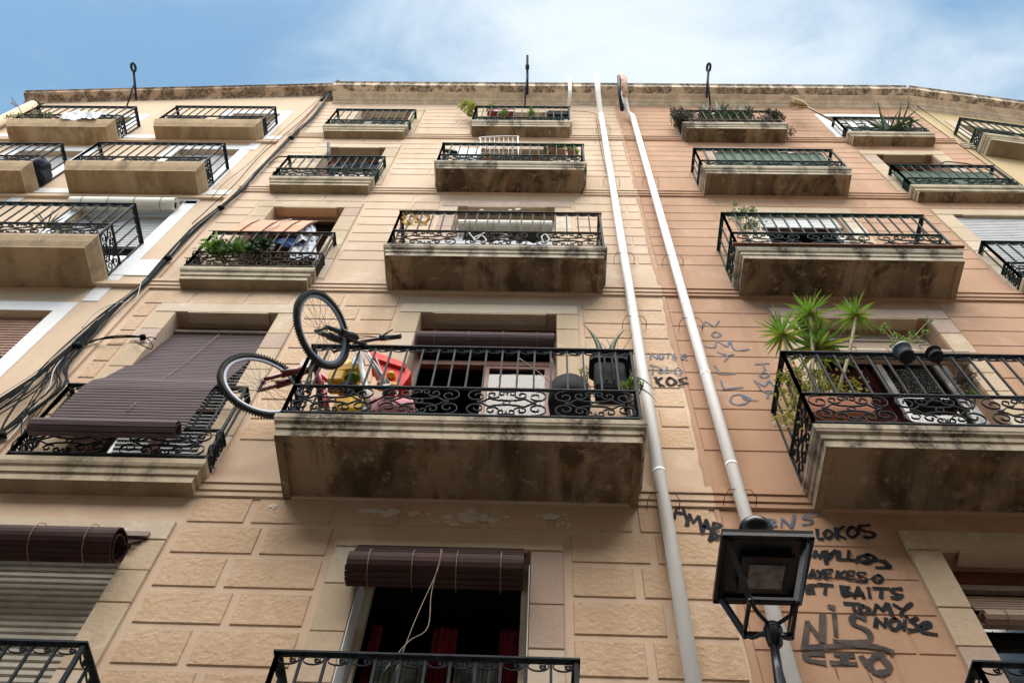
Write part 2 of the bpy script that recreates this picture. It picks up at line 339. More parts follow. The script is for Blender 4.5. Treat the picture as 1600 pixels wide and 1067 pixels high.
def blocks(mb, x0, x1, zt, zb, pitch, gap, excl, widths, h=.014, seed=0, first=None):
    """courses of raised plaster blocks from zt down to zb, stopping at the excluded rectangles"""
    rnd = random.Random(seed); z = zt; row = 0
    while z-pitch > zb-.01:
        a, b = z-pitch+gap, z
        iv = [(x0, x1)]
        for e in excl:
            if e[2] < b and e[3] > a:
                nv = []
                for p, q in iv:
                    if e[1] <= p or e[0] >= q: nv.append((p, q)); continue
                    if e[0] > p: nv.append((p, e[0]))
                    if e[1] < q: nv.append((e[1], q))
                iv = nv
        for p, q in iv:
            p += gap/2; q -= gap/2
            x = p; k = row
            while x < q-.05:
                wd = widths[k % len(widths)]*(.96+.08*rnd.random()); k += 1
                e = x+wd
                if e > q-.16: e = q
                if e-x > .05:
                    c = .005
                    mb.add([(x, 4, a), (e, 4, a), (e, 4, b), (x, 4, b), (x+c, 4-h, a+c), (e-c, 4-h, a+c), (e-c, 4-h, b-c), (x+c, 4-h, b-c)],
                           [(0, 1, 5, 4), (1, 2, 6, 5), (2, 3, 7, 6), (3, 0, 4, 7), (4, 5, 6, 7)])
                x = e+gap
        z -= pitch; row += 1
def surround(b, o, w_=.21, h_=.17, zb=None, proud=.02, seed=0):
    """stone blocks framing an opening"""
    x0, x1, z0, z1 = o; rnd = random.Random(seed); mb = MB(); Y = 4-proud
    if zb is None: zb = z0
    g = .0035
    def st(a, b_, c, d, j=0):
        mb.mi = rnd.choice((0, 0, 1, 2, 0)); y = Y-j
        mb.add([(a, 4, c), (b_, 4, c), (b_, 4, d), (a, 4, d), (a+.004, y, c+.004), (b_-.004, y, c+.004), (b_-.004, y, d-.004), (a+.004, y, d-.004)],
               [(0, 1, 5, 4), (1, 2, 6, 5), (2, 3, 7, 6), (3, 0, 4, 7), (4, 5, 6, 7)])
    for sx in (0, 1):
        z = z1-.02
        while z > zb+.05:
            hh = rnd.uniform(.28, .52); c = max(zb, z-hh)
            if sx == 0: st(x0-w_, x0-.001, c+g, z-g, rnd.random()*.003)
            else: st(x1+.001, x1+w_, c+g, z-g, rnd.random()*.003)
            z = c
    st(x0-w_, x1+w_, z1-.02+g, z1+h_, .004)
    mb.mi = 0; mb.box(x0+.12, x1-.10, 4-proud-.002, 4.1, z1-.035, z1-.017)
    return mb.build('window_surround', ['stone_a', 'stone_b', 'stone_c'], b)
def wavy(mb, x0, x1, y, z0, z1, amp=.02, n=30, ph=0):
    vs = []; fs = []
    for i in range(n+1):
        x = x0+(x1-x0)*i/n; yy = y+amp*sin(i*1.9+ph)+amp*.5*sin(i*.77+ph)
        vs += [(x, yy, z0), (x, yy, z1)]
    for i in range(n): fs.append((2*i, 2*i+2, 2*i+3, 2*i+1))
    mb.add(vs, fs, True)
def window(b, o, fm='frame_white', leaves=2, Y=4.17, shutter=None, sm='shutter', clear=False, curtain=None, fw=.055, openleaf=None, transom=None):
    x0, x1, z0, z1 = o
    f = MB(); t_ = .05
    f.box(x0, x0+fw, Y, Y+t_, z0, z1); f.box(x1-fw, x1, Y, Y+t_, z0, z1)
    f.box(x0+fw, x1-fw, Y, Y+t_, z1-fw, z1); f.box(x0+fw, x1-fw, Y, Y+t_, z0, z0+fw)
    if transom: f.box(x0+fw, x1-fw, Y-.003, Y+t_, transom-.035, transom+.035)
    fo = f.build('window', fm, b)
    zt = (transom-.035) if transom else z1-fw
    wI = (x1-x0-2*fw)/leaves
    if transom:
        MB().box(x0+fw, x1-fw, Y+.02, Y+.026, transom+.035, z1-fw).build('pane', 'glass' if clear else 'pane', fo)
    for k in range(leaves):
        a = x0+fw+k*wI; c = a+wI; q = .05
        if openleaf is not None and k == openleaf: continue
        g = MB(); g.box(a+.003, a+q, Y+.004, Y+.04, z0+fw, zt); g.box(c-q, c-.003, Y+.004, Y+.04, z0+fw, zt)
        g.box(a+q, c-q, Y+.004, Y+.04, zt-q, zt); g.box(a+q, c-q, Y+.004, Y+.04, z0+fw, z0+fw+.45)
        g.box(a+q, c-q, Y+.006, Y+.038, z0+fw+1.1, z0+fw+1.14)
        g.build('leaf_frame', fm, fo)
        MB().box(a+q, c-q, Y+.02, Y+.026, z0+fw+.45, zt-q).build('pane', 'glass' if clear else 'pane', fo)
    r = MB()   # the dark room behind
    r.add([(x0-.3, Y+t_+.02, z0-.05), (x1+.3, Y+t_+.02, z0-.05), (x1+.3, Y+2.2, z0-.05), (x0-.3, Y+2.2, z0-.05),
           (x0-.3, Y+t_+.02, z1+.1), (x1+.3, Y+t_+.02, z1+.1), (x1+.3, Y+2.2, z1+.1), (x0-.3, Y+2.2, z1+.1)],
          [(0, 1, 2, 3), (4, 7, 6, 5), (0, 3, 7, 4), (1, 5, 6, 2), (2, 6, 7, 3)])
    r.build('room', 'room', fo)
    if curtain:
        for (ca, cb, cz0, cz1, cm) in curtain:
            cu = MB(); wavy(cu, ca, cb, Y+.13, cz0, cz1, .025, 34, ca*7); cu.build('curtain', cm, fo)
    if shutter:
        s = MB(); z = z1; y = Y-.03
        while z > shutter:
            s.add([(x0+.01, y, z), (x1-.01, y, z), (x1-.01, y-.012, z-.012), (x0+.01, y-.012, z-.012), (x1-.01, y-.012, z-.04), (x0+.01, y-.012, z-.04), (x1-.01, y, z-.05), (x0+.01, y, z-.05)],
                  [(0, 3, 2, 1), (3, 5, 4, 2), (5, 7, 6, 4)]); z -= .052
        s.build('roller_shutter', sm, fo)
    return fo

# ------------------------------------------------------------------ balconies
def spiral(c, r0, r1, a0, a1, n=14):
    return [(c[0]+(r0+(r1-r0)*i/n)*cos(a0+(a1-a0)*i/n), c[1]+(r0+(r1-r0)*i/n)*sin(a0+(a1-a0)*i/n)) for i in range(n+1)]
def frieze_unit(w_, h):
    """one repeat of the scroll frieze, in unit coordinates (u 0..w, v 0..h)"""
    C = []; r = h*.23
    for fy in (0, 1):
        for fx in (0, 1):
            T = lambda q: [((w_-a if fx else a), (h-b if fy else b)) for a, b in q]
            big = spiral((w_*.16, h*.26), r*.16, r*1.0, -pi*1.1, pi*1.55, 24)      # large volute near the end
            C.append(T(big))
            ex, ey = big[-1]
            C.append(T([(w_*.16+r*cos(pi*.5-.9*k), h*.26+r*sin(pi*.5-.9*k)) for k in (0, .35, .7)] + [(w_*.30, h*.34), (w_*.38, h*.40), (w_*.5, h*.42)]))
            sm = spiral((w_*.335, h*.20 if not fy else h*.20), r*.12, r*.62, pi*.3, -pi*1.9, 16)
            C.append(T(sm))
            if fy == 1 or True:
                C.append(T(spiral((w_*.445, h*.15), r*.1, r*.52, -pi*.2, pi*2.1, 14)))
    C.append(spiral((w_*.5, h*.5), h*.075, h*.075, 0, 2*pi, 12))
    return C
def rail_run(mb, A, B, zb, zf, zt, sp=.125, scroll=True, detail=True, end=True, th=1.0):
    """railing between two plan points: base bar, frieze, bars, scroll border, handrail"""
    A = Vector((A[0], A[1], 0)); B = Vector((B[0], B[1], 0)); Ln = (B-A).length; d = (B-A)/Ln; nrm = Vector((-d.y, d.x, 0))
    U = Vector((0, 0, 1)); P = lambda u, z, o=0: A+d*u+U*z+nrm*o
    def bar(u0, u1, z0, z1, w_): mb.obox(P((u0+u1)/2, (z0+z1)/2), d*((u1-u0)/2), nrm*(w_/2), U*((z1-z0)/2))
    bar(-.02, Ln+.02, zt-.012, zt, .042)
    bar(0, Ln, zf-.006, zf+.006, .026); bar(0, Ln, zb-.006, zb+.006, .026)
    n = max(1, round(Ln/sp)); s_ = Ln/n
    for i in range(n+1):
        u = i*s_
        e = i in (0, n)
        bar(u-.007, u+.007, zf+.006 if not e else zb, zt-.012, .014)
    for u in ((0, Ln) if Ln > .7 else (Ln,)): bar(u-.011, u+.011, zb-.06, zt-.012, .022)
    if Ln > 1.5: # feet
        for k in range(1, 4): bar(Ln*k/4-.008, Ln*k/4+.008, zb-.05, zb-.006, .014)
    if scroll:
        h = zf-zb-.014; nu = max(1, round(Ln/.66)); wu = Ln/nu
        if Ln < .45: wu = Ln; nu = 1
        for k in range(nu):
            for c in frieze_unit(wu, h):
                mb.flat([P(k*wu+a, zb+.007+b) for a, b in c], nrm, .014*th, .0055*th)
    if detail:
        for i in range(n):
            u0 = i*s_; cx = s_/2; hh = .062; zc = zt-.012-hh/2
            ov = [(cx+(cx-.010)*cos(t*2*pi/14), hh/2*sin(t*2*pi/14)) for t in range(15)]
            mb.flat([P(u0+a, zc+b) for a, b in ov], nrm, .010, .004)
            for sx in (-1, 1):
                sp_ = spiral((cx+sx*.022, -.004), .005, .018, 0, pi*2.3, 9)
                mb.flat([P(u0+(a if sx > 0 else 2*cx-a), zc+b) for a, b in sp_], nrm, .010, .0035)
def slab_prof(z0, dl, dt):
    # (distance from the wall at the lip, z): bottom to top
    return [(dl, z0), (dl, z0+.075), (dl+.012, z0+.08), (dl+.014, z0+.125), (dl+.032, z0+.14), (dt-.006, z0+.155), (dt, z0+.165), (dt, z0+.215), (dt-.01, z0+.22)]
def balcony(b, x0, x1, z0, Yl, ztop, zf, iron='iron', dt=None, joints=2, fm='fascia', som='soffit', prof=None, sides=True, base=.27, inset=.03, border=True, sp=.125, end_right=True, seed=0, lip=None, recess=True):
    dl = 4-Yl; dt = dl+.04 if dt is None else dt
    pr = prof or slab_prof(z0, dl, dt)
    mb = MB(); ring = []
    for dd, z in pr:
        e = dd-pr[0][0]
        ring.append([(x0-e, 4, z), (x0-e, 4-dd, z), (x1+e, 4-dd, z), (x1+e, 4, z)])
    o = [Vector(p) for r_ in ring for p in r_]; fs = []
    for i in range(len(ring)-1):
        for j in range(3): fs.append((i*4+j, i*4+j+1, (i+1)*4+j+1, (i+1)*4+j))
    k = len(ring)-1
    mb.add(o, fs+[(k*4, k*4+1, k*4+2, k*4+3)])
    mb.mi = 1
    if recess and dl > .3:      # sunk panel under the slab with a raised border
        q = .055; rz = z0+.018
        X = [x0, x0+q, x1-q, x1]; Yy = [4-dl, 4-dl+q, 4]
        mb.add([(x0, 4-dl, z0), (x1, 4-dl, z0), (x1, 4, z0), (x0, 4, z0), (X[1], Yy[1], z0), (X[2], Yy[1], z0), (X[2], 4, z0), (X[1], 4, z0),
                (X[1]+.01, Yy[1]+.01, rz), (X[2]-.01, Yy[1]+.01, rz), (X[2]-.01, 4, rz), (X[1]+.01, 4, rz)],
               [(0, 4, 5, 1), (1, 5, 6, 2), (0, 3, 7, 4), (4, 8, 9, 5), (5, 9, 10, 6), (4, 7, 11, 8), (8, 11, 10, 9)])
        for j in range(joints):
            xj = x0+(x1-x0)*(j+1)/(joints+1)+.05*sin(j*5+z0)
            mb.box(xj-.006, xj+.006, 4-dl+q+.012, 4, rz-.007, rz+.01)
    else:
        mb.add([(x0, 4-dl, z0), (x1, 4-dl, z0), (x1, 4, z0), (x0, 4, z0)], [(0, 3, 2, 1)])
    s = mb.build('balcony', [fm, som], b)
    y = 4-dt+inset; a = x0-(dt-dl)+inset; c = x1+(dt-dl)-inset
    r1 = MB(); rail_run(r1, (a, y), (c, y), z0+base, zf, ztop, detail=border, sp=sp)
    if sides:
        rail_run(r1, (a, 3.99), (a, y), z0+base, zf, ztop, detail=border, sp=sp if dl > .3 else .06)
        rail_run(r1, (c, y), (c, 3.99), z0+base, zf, ztop, detail=border, sp=sp if dl > .3 else .06)
    r1.build('railing', iron, s)
    return s
def belt(mb, x0, x1, z0, d=.045, h=.22):
    z = z0
    for a, b_, dd in ((0, .05, d*.5), (.055, .12, d*.75), (.125, .165, d), (.17, h, d*.7)):
        mb.add([(x0, 4, z0+a), (x1, 4, z0+a), (x1, 4-dd, z0+a+.004), (x0, 4-dd, z0+a+.004), (x1, 4-dd, z0+b_-.003), (x0, 4-dd, z0+b_-.003), (x1, 4, z0+b_), (x0, 4, z0+b_)],
               [(0, 3, 2, 1), (3, 5, 4, 2), (5, 7, 6, 4), (0, 7, 5, 3), (1, 2, 4, 6)])
def cornice(b, x0, x1, zt0, zt1, mtop='cornice', endl=False, endr=False, name='cornice'):
    """crown and lower mouldings of the parapet; zt0/zt1 top height at both ends"""
    pr = [(.0, -.32, 1), (.03, -.30, 1), (.035, -.245, 1), (.06, -.235, 1), (.10, -.20, 1), (.17, -.18, 1), (.18, -.155, 1), (.185, -.15, 0), (.30, -.14, 0), (.305, -.02, 0), (.33, 0, 0), (-.3, .02, 0), (-.3, -.5, 0)]
    mb = MB()
    n = 24
    for i in range(n):
        xa = x0+(x1-x0)*i/n; xb = x0+(x1-x0)*(i+1)/n; za = zt0+(zt1-zt0)*i/n; zb_ = zt0+(zt1-zt0)*(i+1)/n
        for j in range(len(pr)-1):
            mb.mi = pr[j][2]
            mb.add([(xa, 4-pr[j][0], za+pr[j][1]), (xb, 4-pr[j][0], zb_+pr[j][1]), (xb, 4-pr[j+1][0], zb_+pr[j+1][1]), (xa, 4-pr[j+1][0], za+pr[j+1][1])], [(0, 1, 2, 3)])
    for x, zt in ((x0, zt0), (x1, zt1)):
        mb.mi = 0; mb.add([(x, 4-a, zt+z) for a, z, _ in pr], [tuple(range(len(pr)))])
    return mb.build(name, [mtop, 'moulding'], b)
def shell(mb, x0, x1, zt, side=True):
    mb.add([(x0, 4.3, ZG), (x0, 13, ZG), (x1, 13, ZG), (x1, 4.3, ZG), (x0, 4.3, zt), (x0, 13, zt), (x1, 13, zt), (x1, 4.3, zt)],
           [(1, 0, 4, 5), (2, 1, 5, 6), (3, 2, 6, 7), (4, 7, 6, 5)])
    mb.box(x0, x1, 4.001, 4.3, zt-.3, zt-.001) if False else None

# floors: soffit heights and roof
ZS = [2.08, 5.07, 8.49, 11.55, 14.2]
# ================================================================== beige building
SX, PX, RX = -4.13, 1.2, 6.32
beige = thing('apartment_building', (-1.5, 4, ZG), 'beige apartment house with raised plaster blocks, the bicycle balcony on its front', 'building')
O = {}
O['B1'] = (-3.75, -2.66, 2.3, 4.62); O['C1'] = (-1.12, -.06, 2.3, 4.60)
O['B2'] = (-3.60, -2.59, 5.29, 7.95); O['C2'] = (-1.20, .12, 5.29, 8.02)
O['B3'] = (-3.44, -2.54, 8.71, 10.95); O['C3'] = (-1.11, .11, 8.71, 11.05)
O['B4'] = (-3.28, -2.44, 11.77, 13.60); O['C4'] = (-1.04, .06, 11.77, 13.60)
O['B5'] = (-3.21, -2.34, 14.42, 15.83); O['C5'] = (-.98, .02, 14.42, 15.80)
mb = MB(); wall(mb, SX, PX, ZG, 16.5, list(O.values())); shell(mb, SX, PX, 16.3)
mb.build('wall', 'beige', beige)
SUR = {k: (o[0]-.21, o[1]+.21, o[2], o[3]+.17) for k, o in O.items()}
for i, (k, o) in enumerate(O.items()): surround(beige, o, seed=i*3+1, zb=o[2])
ex = [(a-.03, b+.03, c-.1, d+.02) for a, b, c, d in SUR.values()]
BE = [5.07, 8.47, 11.53, 14.15]
rough = MB()
blocks(rough, SX+.1, PX-.02, 5.065, -1.0, .306, .05, ex, (.40, .52), .0085, 1)
blocks(rough, SX+.1, PX-.02, 8.40, 5.75, .295, .045, ex, (.42, .50), .008, 2)
rough.build('plaster_blocks', 'beige_rough', beige)
fine = MB()
blocks(fine, SX+.1, PX-.02, 11.46, 9.15, .272, .022, ex, (.50, .62), .0065, 3)
blocks(fine, SX+.1, PX-.02, 14.08, 12.15, .25, .018, ex, (.55, .62), .0065, 4)
blocks(fine, SX+.1, PX-.02, 16.2, 14.75, .235, .016, ex, (.6, .66), .0065, 5)
fine.build('plaster_blocks', 'beige', beige)
bm_ = MB()
for z in BE:
    bm_ = MB(); belt(bm_, SX+.02, PX, z); bm_.build('string_course', 'beige', beige)
MB().box(SX-.03, SX+.05, 3.975, 4.0, ZG, 16.35).build('party_wall_strip', 'beige', beige)
pp = MB(); rn = random.Random(17)
for cx, cy, sx, sy, k in ((600, 799, 26, 6, 9), (650, 803, 20, 4, 7), (745, 805, 30, 8, 12), (770, 812, 18, 5, 6), (858, 806, 22, 5, 8), (880, 818, 10, 6, 4), (425, 789, 8, 4, 5), (700, 815, 20, 3, 5), (780, 330, 25, 4, 5), (808, 326, 14, 3, 4)):
    for q in range(k):
        ux, uy = cx+rn.gauss(0, sx*.6), cy+rn.gauss(0, sy*.5); nn = 11; rr_ = rn.uniform(.25, 1.0)
        pts = [at(ux+sx*.5*rr_*cos(2*pi*a/nn)*rn.uniform(.5, 1.2), uy+sy*.85*rr_*sin(2*pi*a/nn)*rn.uniform(.5, 1.2), 3.9885-.0002*(q % 9)) for a in range(nn)]
        pp.add(pts, [tuple(range(nn))])
pp.build('peeled_paint_patches', 'peeled', beige)
cornice(beige, -3.85, PX, 16.66, 16.68)
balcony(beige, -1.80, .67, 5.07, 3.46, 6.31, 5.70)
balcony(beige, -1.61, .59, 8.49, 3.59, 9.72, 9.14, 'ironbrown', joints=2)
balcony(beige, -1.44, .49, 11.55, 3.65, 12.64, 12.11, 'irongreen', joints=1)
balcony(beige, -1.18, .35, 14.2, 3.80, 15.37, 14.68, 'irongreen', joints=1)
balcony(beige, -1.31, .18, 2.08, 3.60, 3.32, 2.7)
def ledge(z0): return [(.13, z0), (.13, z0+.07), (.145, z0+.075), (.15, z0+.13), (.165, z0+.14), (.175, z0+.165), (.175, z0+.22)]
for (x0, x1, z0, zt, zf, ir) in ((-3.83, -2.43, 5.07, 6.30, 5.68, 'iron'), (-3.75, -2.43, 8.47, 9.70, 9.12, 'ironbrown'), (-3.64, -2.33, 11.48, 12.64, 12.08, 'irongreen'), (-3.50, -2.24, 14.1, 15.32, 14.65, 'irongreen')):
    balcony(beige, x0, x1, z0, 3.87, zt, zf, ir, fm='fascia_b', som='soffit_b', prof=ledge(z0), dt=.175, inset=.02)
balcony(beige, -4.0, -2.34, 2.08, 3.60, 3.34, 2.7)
# windows
window(beige, O['C1'], 'frame_cream', clear=True, leaves=1, openleaf=0, curtain=[(-1.04, -.98, 2.4, 4.2, 'curtain_red'), (-.98, -.66, 2.4, 3.95, 'curtain_grey'), (-.66, -.50, 2.4, 4.2, 'curtain_red'), (-.50, -.24, 2.4, 3.95, 'curtain_grey'), (-.24, -.11, 2.4, 4.2, 'curtain_red')])
jw = MB(); jw.box(-1.118, -1.112, 3.985, 4.165, 2.3, 4.35); jw.box(-.068, -.062, 3.985, 4.165, 2.3, 4.45); jw.build('painted_jamb', 'trimwhite', beige)
window(beige, O['B1'], 'frame_cream', Y=4.10, shutter=3.42, sm='shutter')
window(beige, O['B2'], 'frame_brown')
window(beige, O['C2'], 'frame_brown', clear=True, openleaf=0, transom=7.35, curtain=[(-.46, .04, 5.4, 7.3, 'curtain')])
window(beige, O['B3'], 'frame_brown'); window(beige, O['C3'], 'frame_white', clear=True, curtain=[(-1.0, 0, 8.8, 10.9, 'curtain')])
window(beige, O['B4'], 'frame_brown'); window(beige, O['C4'], 'frame_brown')
window(beige, O['B5'], 'frame_white', shutter=15.1, sm='shutter_grey'); window(beige, O['C5'], 'frame_white', shutter=15.3, sm='shutter_grey')

# ================================================================== pink building
pink = thing('apartment_building', (3.7, 4, ZG), 'salmon pink painted apartment house with graffiti and thin grooved courses', 'building')
Q = {}
Q['P1'] = (2.58, 3.68, 2.3, 4.70); Q['P2'] = (2.42, 3.69, 5.29, 8.05); Q['P3'] = (2.58, 3.60, 8.71, 10.95)
Q['P4'] = (2.55, 3.45, 11.77, 13.6); Q['P5'] = (2.55, 3.3, 14.4, 15.8)
Q['Q1'] = (5.0, 6.0, 2.3, 4.7); Q['Q2'] = (5.05, 6.0, 5.29, 8.0); Q['Q3'] = (5.03, 6.0, 8.71, 10.96); Q['Q4'] = (4.87, 5.69, 11.7, 13.5); Q['Q5'] = (4.72, 5.5, 14.2, 15.7)
mb = MB(); wall(mb, PX, RX, ZG, 16.5, list(Q.values())); shell(mb, PX, RX, 16.3)
mb.build('wall', 'pink', pink)
ex = []
for i, (k, o) in enumerate(Q.items()):
    if k == 'Q5': continue
    surround(pink, o, seed=i*5+2, zb=o[2]); ex.append((o[0]-.22, o[1]+.22, o[2]-.1, o[3]+.18))
o = Q['Q5']; tb = MB()
tb.box(o[0]-.16, o[0]-.001, 3.985, 4, o[2], o[3]); tb.box(o[1]+.001, o[1]+.16, 3.985, 4, o[2], o[3]); tb.box(o[0]-.16, o[1]+.16, 3.984, 4, o[3], o[3]+.14)
tb.build('window_surround', 'trimwhite', pink); ex.append((o[0]-.18, o[1]+.18, o[2]-.1, o[3]+.15))
pb = MB()
blocks(pb, PX+.02, RX, 5.00, -1.0, .300, .013, ex, (.92, .78, 1.1), .006, 11)
blocks(pb, PX+.02, RX, 8.40, 5.72, .293, .013, ex, (1.1, .85, .95), .006, 12)
blocks(pb, PX+.02, RX, 11.46, 9.15, .272, .012, ex, (.9, 1.0), .0055, 13)
blocks(pb, PX+.02, RX, 14.08, 12.15, .25, .012, ex, (1.0, 1.2), .0055, 14)
blocks(pb, PX+.02, RX, 16.2, 14.75, .235, .012, ex, (1.2, 1.0), .0055, 15)
pb.build('plaster_blocks', 'pink', pink)
bm_ = MB()
for z in BE:
    bm_ = MB(); belt(bm_, PX, RX, z); bm_.build('string_course', 'pink', pink)
cornice(pink, PX, 6.32, 16.68, 16.66)
balcony(pink, 1.87, 4.28, 5.07, 3.46, 6.33, 5.72, 'iron')
balcony(pink, 1.97, 4.13, 8.49, 3.57, 9.73, 9.15, 'irongreen', joints=3)
balcony(pink, 2.06, 3.92, 11.55, 3.68, 12.60, 12.06, 'irongreen', joints=1)
balcony(pink, 2.14, 3.67, 14.07, 3.77, 15.08, 14.5, 'ironbrown', joints=1)
balcony(pink, 2.20, 4.2, 2.08, 3.60, 3.38, 2.75)
balcony(pink, 4.66, 5.89, 13.95, 3.85, 15.05, 14.45, 'irongreen', fm='fascia_b', prof=ledge(13.95), dt=.175, inset=.02)
balcony(pink, 4.76, 6.12, 11.41, 3.85, 12.50, 11.95, 'irongreen', fm='fascia_b', prof=ledge(11.41), dt=.175, inset=.02)
balcony(pink, 4.88, 6.25, 8.47, 3.87, 9.70, 9.12, 'irongreen', fm='fascia_b', prof=ledge(8.47), dt=.175, inset=.02)
balcony(pink, 4.9, 6.25, 5.07, 3.87, 6.30, 5.68, 'iron', fm='fascia_b', prof=ledge(5.07), dt=.175, inset=.02)
window(pink, Q['P1'], 'frame_brown'); window(pink, Q['P2'], 'frame_white', clear=True, curtain=[(2.6, 3.5, 5.4, 7.6, 'curtain_dark')], openleaf=0)
window(pink, Q['P3'], 'frame_white', shutter=10.62, sm='frame_white', Y=4.08, fw=.09, leaves=1, openleaf=0); window(pink, Q['P4'], 'frame_brown', Y=4.12); window(pink, Q['P5'], 'frame_white', Y=4.12)
window(pink, Q['Q1'], 'frame_white'); window(pink, Q['Q2'], 'frame_white'); window(pink, Q['Q3'], 'frame_white', Y=4.06, fw=.12, shutter=9.3, sm='shutter_grey')
window(pink, Q['Q4'], 'frame_brown'); window(pink, Q['Q5'], 'frame_white', Y=4.05, fw=.1)
pe = MB(); rn = random.Random(5); o_v = []
for i in range(140):
    z = 16.3-i*.13; pe.v += [Vector((1.183+.010*sin(z*3.1)+rn.uniform(-.007, .007), 3.9902, z)), Vector((1.222, 3.9902, z))]
for i in range(139): pe.f.append([2*i, 2*i+2, 2*i+3, 2*i+1]); pe.m.append(0); pe.sm.append(False)
pe.build('uneven_paint_edge', 'pink', pink)
# rust strip along the slab edge of the third balcony
MB().box(1.90, 4.20, 3.50, 3.53, 8.716, 8.74).build('rusty_edge_strip', 'rust', pink)

# ================================================================== left cream building
cream = thing('apartment_building', (-6.8, 4, ZG), 'cream apartment house with white painted window bands, left of the black cable bundle', 'building')
LL = {}
LL['a2'] = (-6.1, -4.84, 5.29, 7.94); LL['a3'] = (-5.85, -4.66, 8.72, 11.15); LL['a4'] = (-5.57, -4.65, 11.6, 13.47); LL['a5'] = (-5.4, -4.58, 14.0, 15.6)
LL['b3'] = (-8.6, -7.4, 8.72, 11.1); LL['b4'] = (-7.95, -6.98, 11.55, 13.3); LL['b5'] = (-7.85, -6.98, 13.9, 15.3); LL['b2'] = (-8.6, -7.4, 5.29, 7.9); LL['a1'] = (-6.2, -5.0, 2.3, 4.6); LL['b1'] = (-8.6, -7.4, 2.3, 4.6)
LX = -9.02
mb = MB(); wall(mb, LX, SX, ZG, 16.1, [o for o in LL.values()]); mb.add([(LX, 4, 16.1), (SX, 4, 16.1), (SX, 4, 16.95), (LX, 4, 16.25)], [(0, 1, 2, 3)]); shell(mb, LX, SX, 15.6)
mb.build('wall', 'cream', cream)
tr_ = MB()
for k, (a, b, c, d) in LL.items():
    if k in ('a1', 'b1'): continue
    w_ = .17; tr_.box(a-w_, a-.001, 3.992, 4, c-.55, d); tr_.box(b+.001, b+w_, 3.992, 4, c-.55, d); tr_.box(a-w_, b+w_, 3.991, 4, d, d+.19)
for x0, x1, z in ((-6.9, SX-.03, 8.80), (-9.0, SX-.03, 11.40), (-9.0, SX-.03, 14.02)):
    tr_.box(x0, x1, 3.988, 4, z, z+.42 if z < 9 else z+.18)
tr_.build('white_window_band', 'trimwhite', cream)
for z, d in ((8.5, .05), (11.2, .04), (13.8, .04), (5.07, .05)):
    bt = MB(); bt.box(LX, SX-.03, 4-d, 4, z, z+.05); bt.box(LX, SX-.03, 4-d*.6, 4, z+.052, z+.13); bt.build('string_course', 'cream', cream)
cn = MB()
pr = [(0, -.16, 0), (.02, -.14, 0), (.025, -.09, 0), (.06, -.08, 0), (.17, -.07, 0), (.175, -.01, 0), (.20, 0, 0), (-.3, .02, 0), (-.3, -.5, 0)]
n = 30; x0, x1, z0, z1 = -9.40, -3.852, 16.34, 17.12
for i in range(n):
    xa = x0+(x1-x0)*i/n; xb = x0+(x1-x0)*(i+1)/n; za = z0+(z1-z0)*i/n; zb_ = z0+(z1-z0)*(i+1)/n
    for j in range(len(pr)-1):
        cn.mi = 0
        cn.add([(xa, 4-pr[j][0], za+pr[j][1]), (xb, 4-pr[j][0], zb_+pr[j][1]), (xb, 4-pr[j+1][0], zb_+pr[j+1][1]), (xa, 4-pr[j+1][0], za+pr[j+1][1])], [(0, 1, 2, 3)])
cn.mi = 0; cn.add([(x0, 4-a, z0+z) for a, z, _ in pr], [tuple(range(len(pr)))])
cn.build('parapet', ['cornice_left', 'cream'], cream)
def lprof(z0, d): return [(d, z0), (d, z0+.02), (d+.03, z0+.10), (d+.035, z0+.12), (d+.055, z0+.2), (d+.055, z0+.235)]
for (x0, x1, z0, Y, zt, zf) in ((-8.28, -6.72, 13.62, 3.71, 14.72, 14.2), (-6.08, -4.50, 13.84, 3.75, 14.95, 14.35), (-6.28, -4.55, 11.35, 3.66, 12.50, 11.85),
                            (-8.9, -6.83, 11.30, 3.66, 12.42, 11.85), (-7.8, -4.67, 8.48, 3.55, 9.70, 9.08)):
    balcony(cream, x0, x1, z0, Y, zt, zf, 'iron', fm='fascia_l', som='soffit_clean', prof=lprof(z0, 4-Y), dt=4-Y+.055, recess=False, sp=.13, base=.29, inset=.03)
balcony(cream, -7.8, -4.8, 5.07, 3.55, 6.3, 5.7, 'iron', fm='fascia_l', som='soffit_clean', prof=lprof(5.07, .45), dt=.505, recess=False) if False else None
window(cream, LL['a2'], 'frame_white', Y=4.12, shutter=7.2, sm='shutter_brown', fw=.1); window(cream, LL['a3'], 'frame_white', Y=4.12, shutter=9.8, sm='shutter_grey')
window(cream, LL['a4'], 'frame_white', Y=4.12, shutter=12.6, sm='shutter_grey'); window(cream, LL['a5'], 'frame_white', Y=4.12)
window(cream, LL['b3'], 'frame_white', Y=4.12); window(cream, LL['b4'], 'frame_white', Y=4.12, shutter=12.5, sm='shutter_grey'); window(cream, LL['b5'], 'frame_white', Y=4.12)
window(cream, LL['b2'], 'frame_white', Y=4.12); window(cream, LL['a1'], 'frame_white'); window(cream, LL['b1'], 'frame_white')

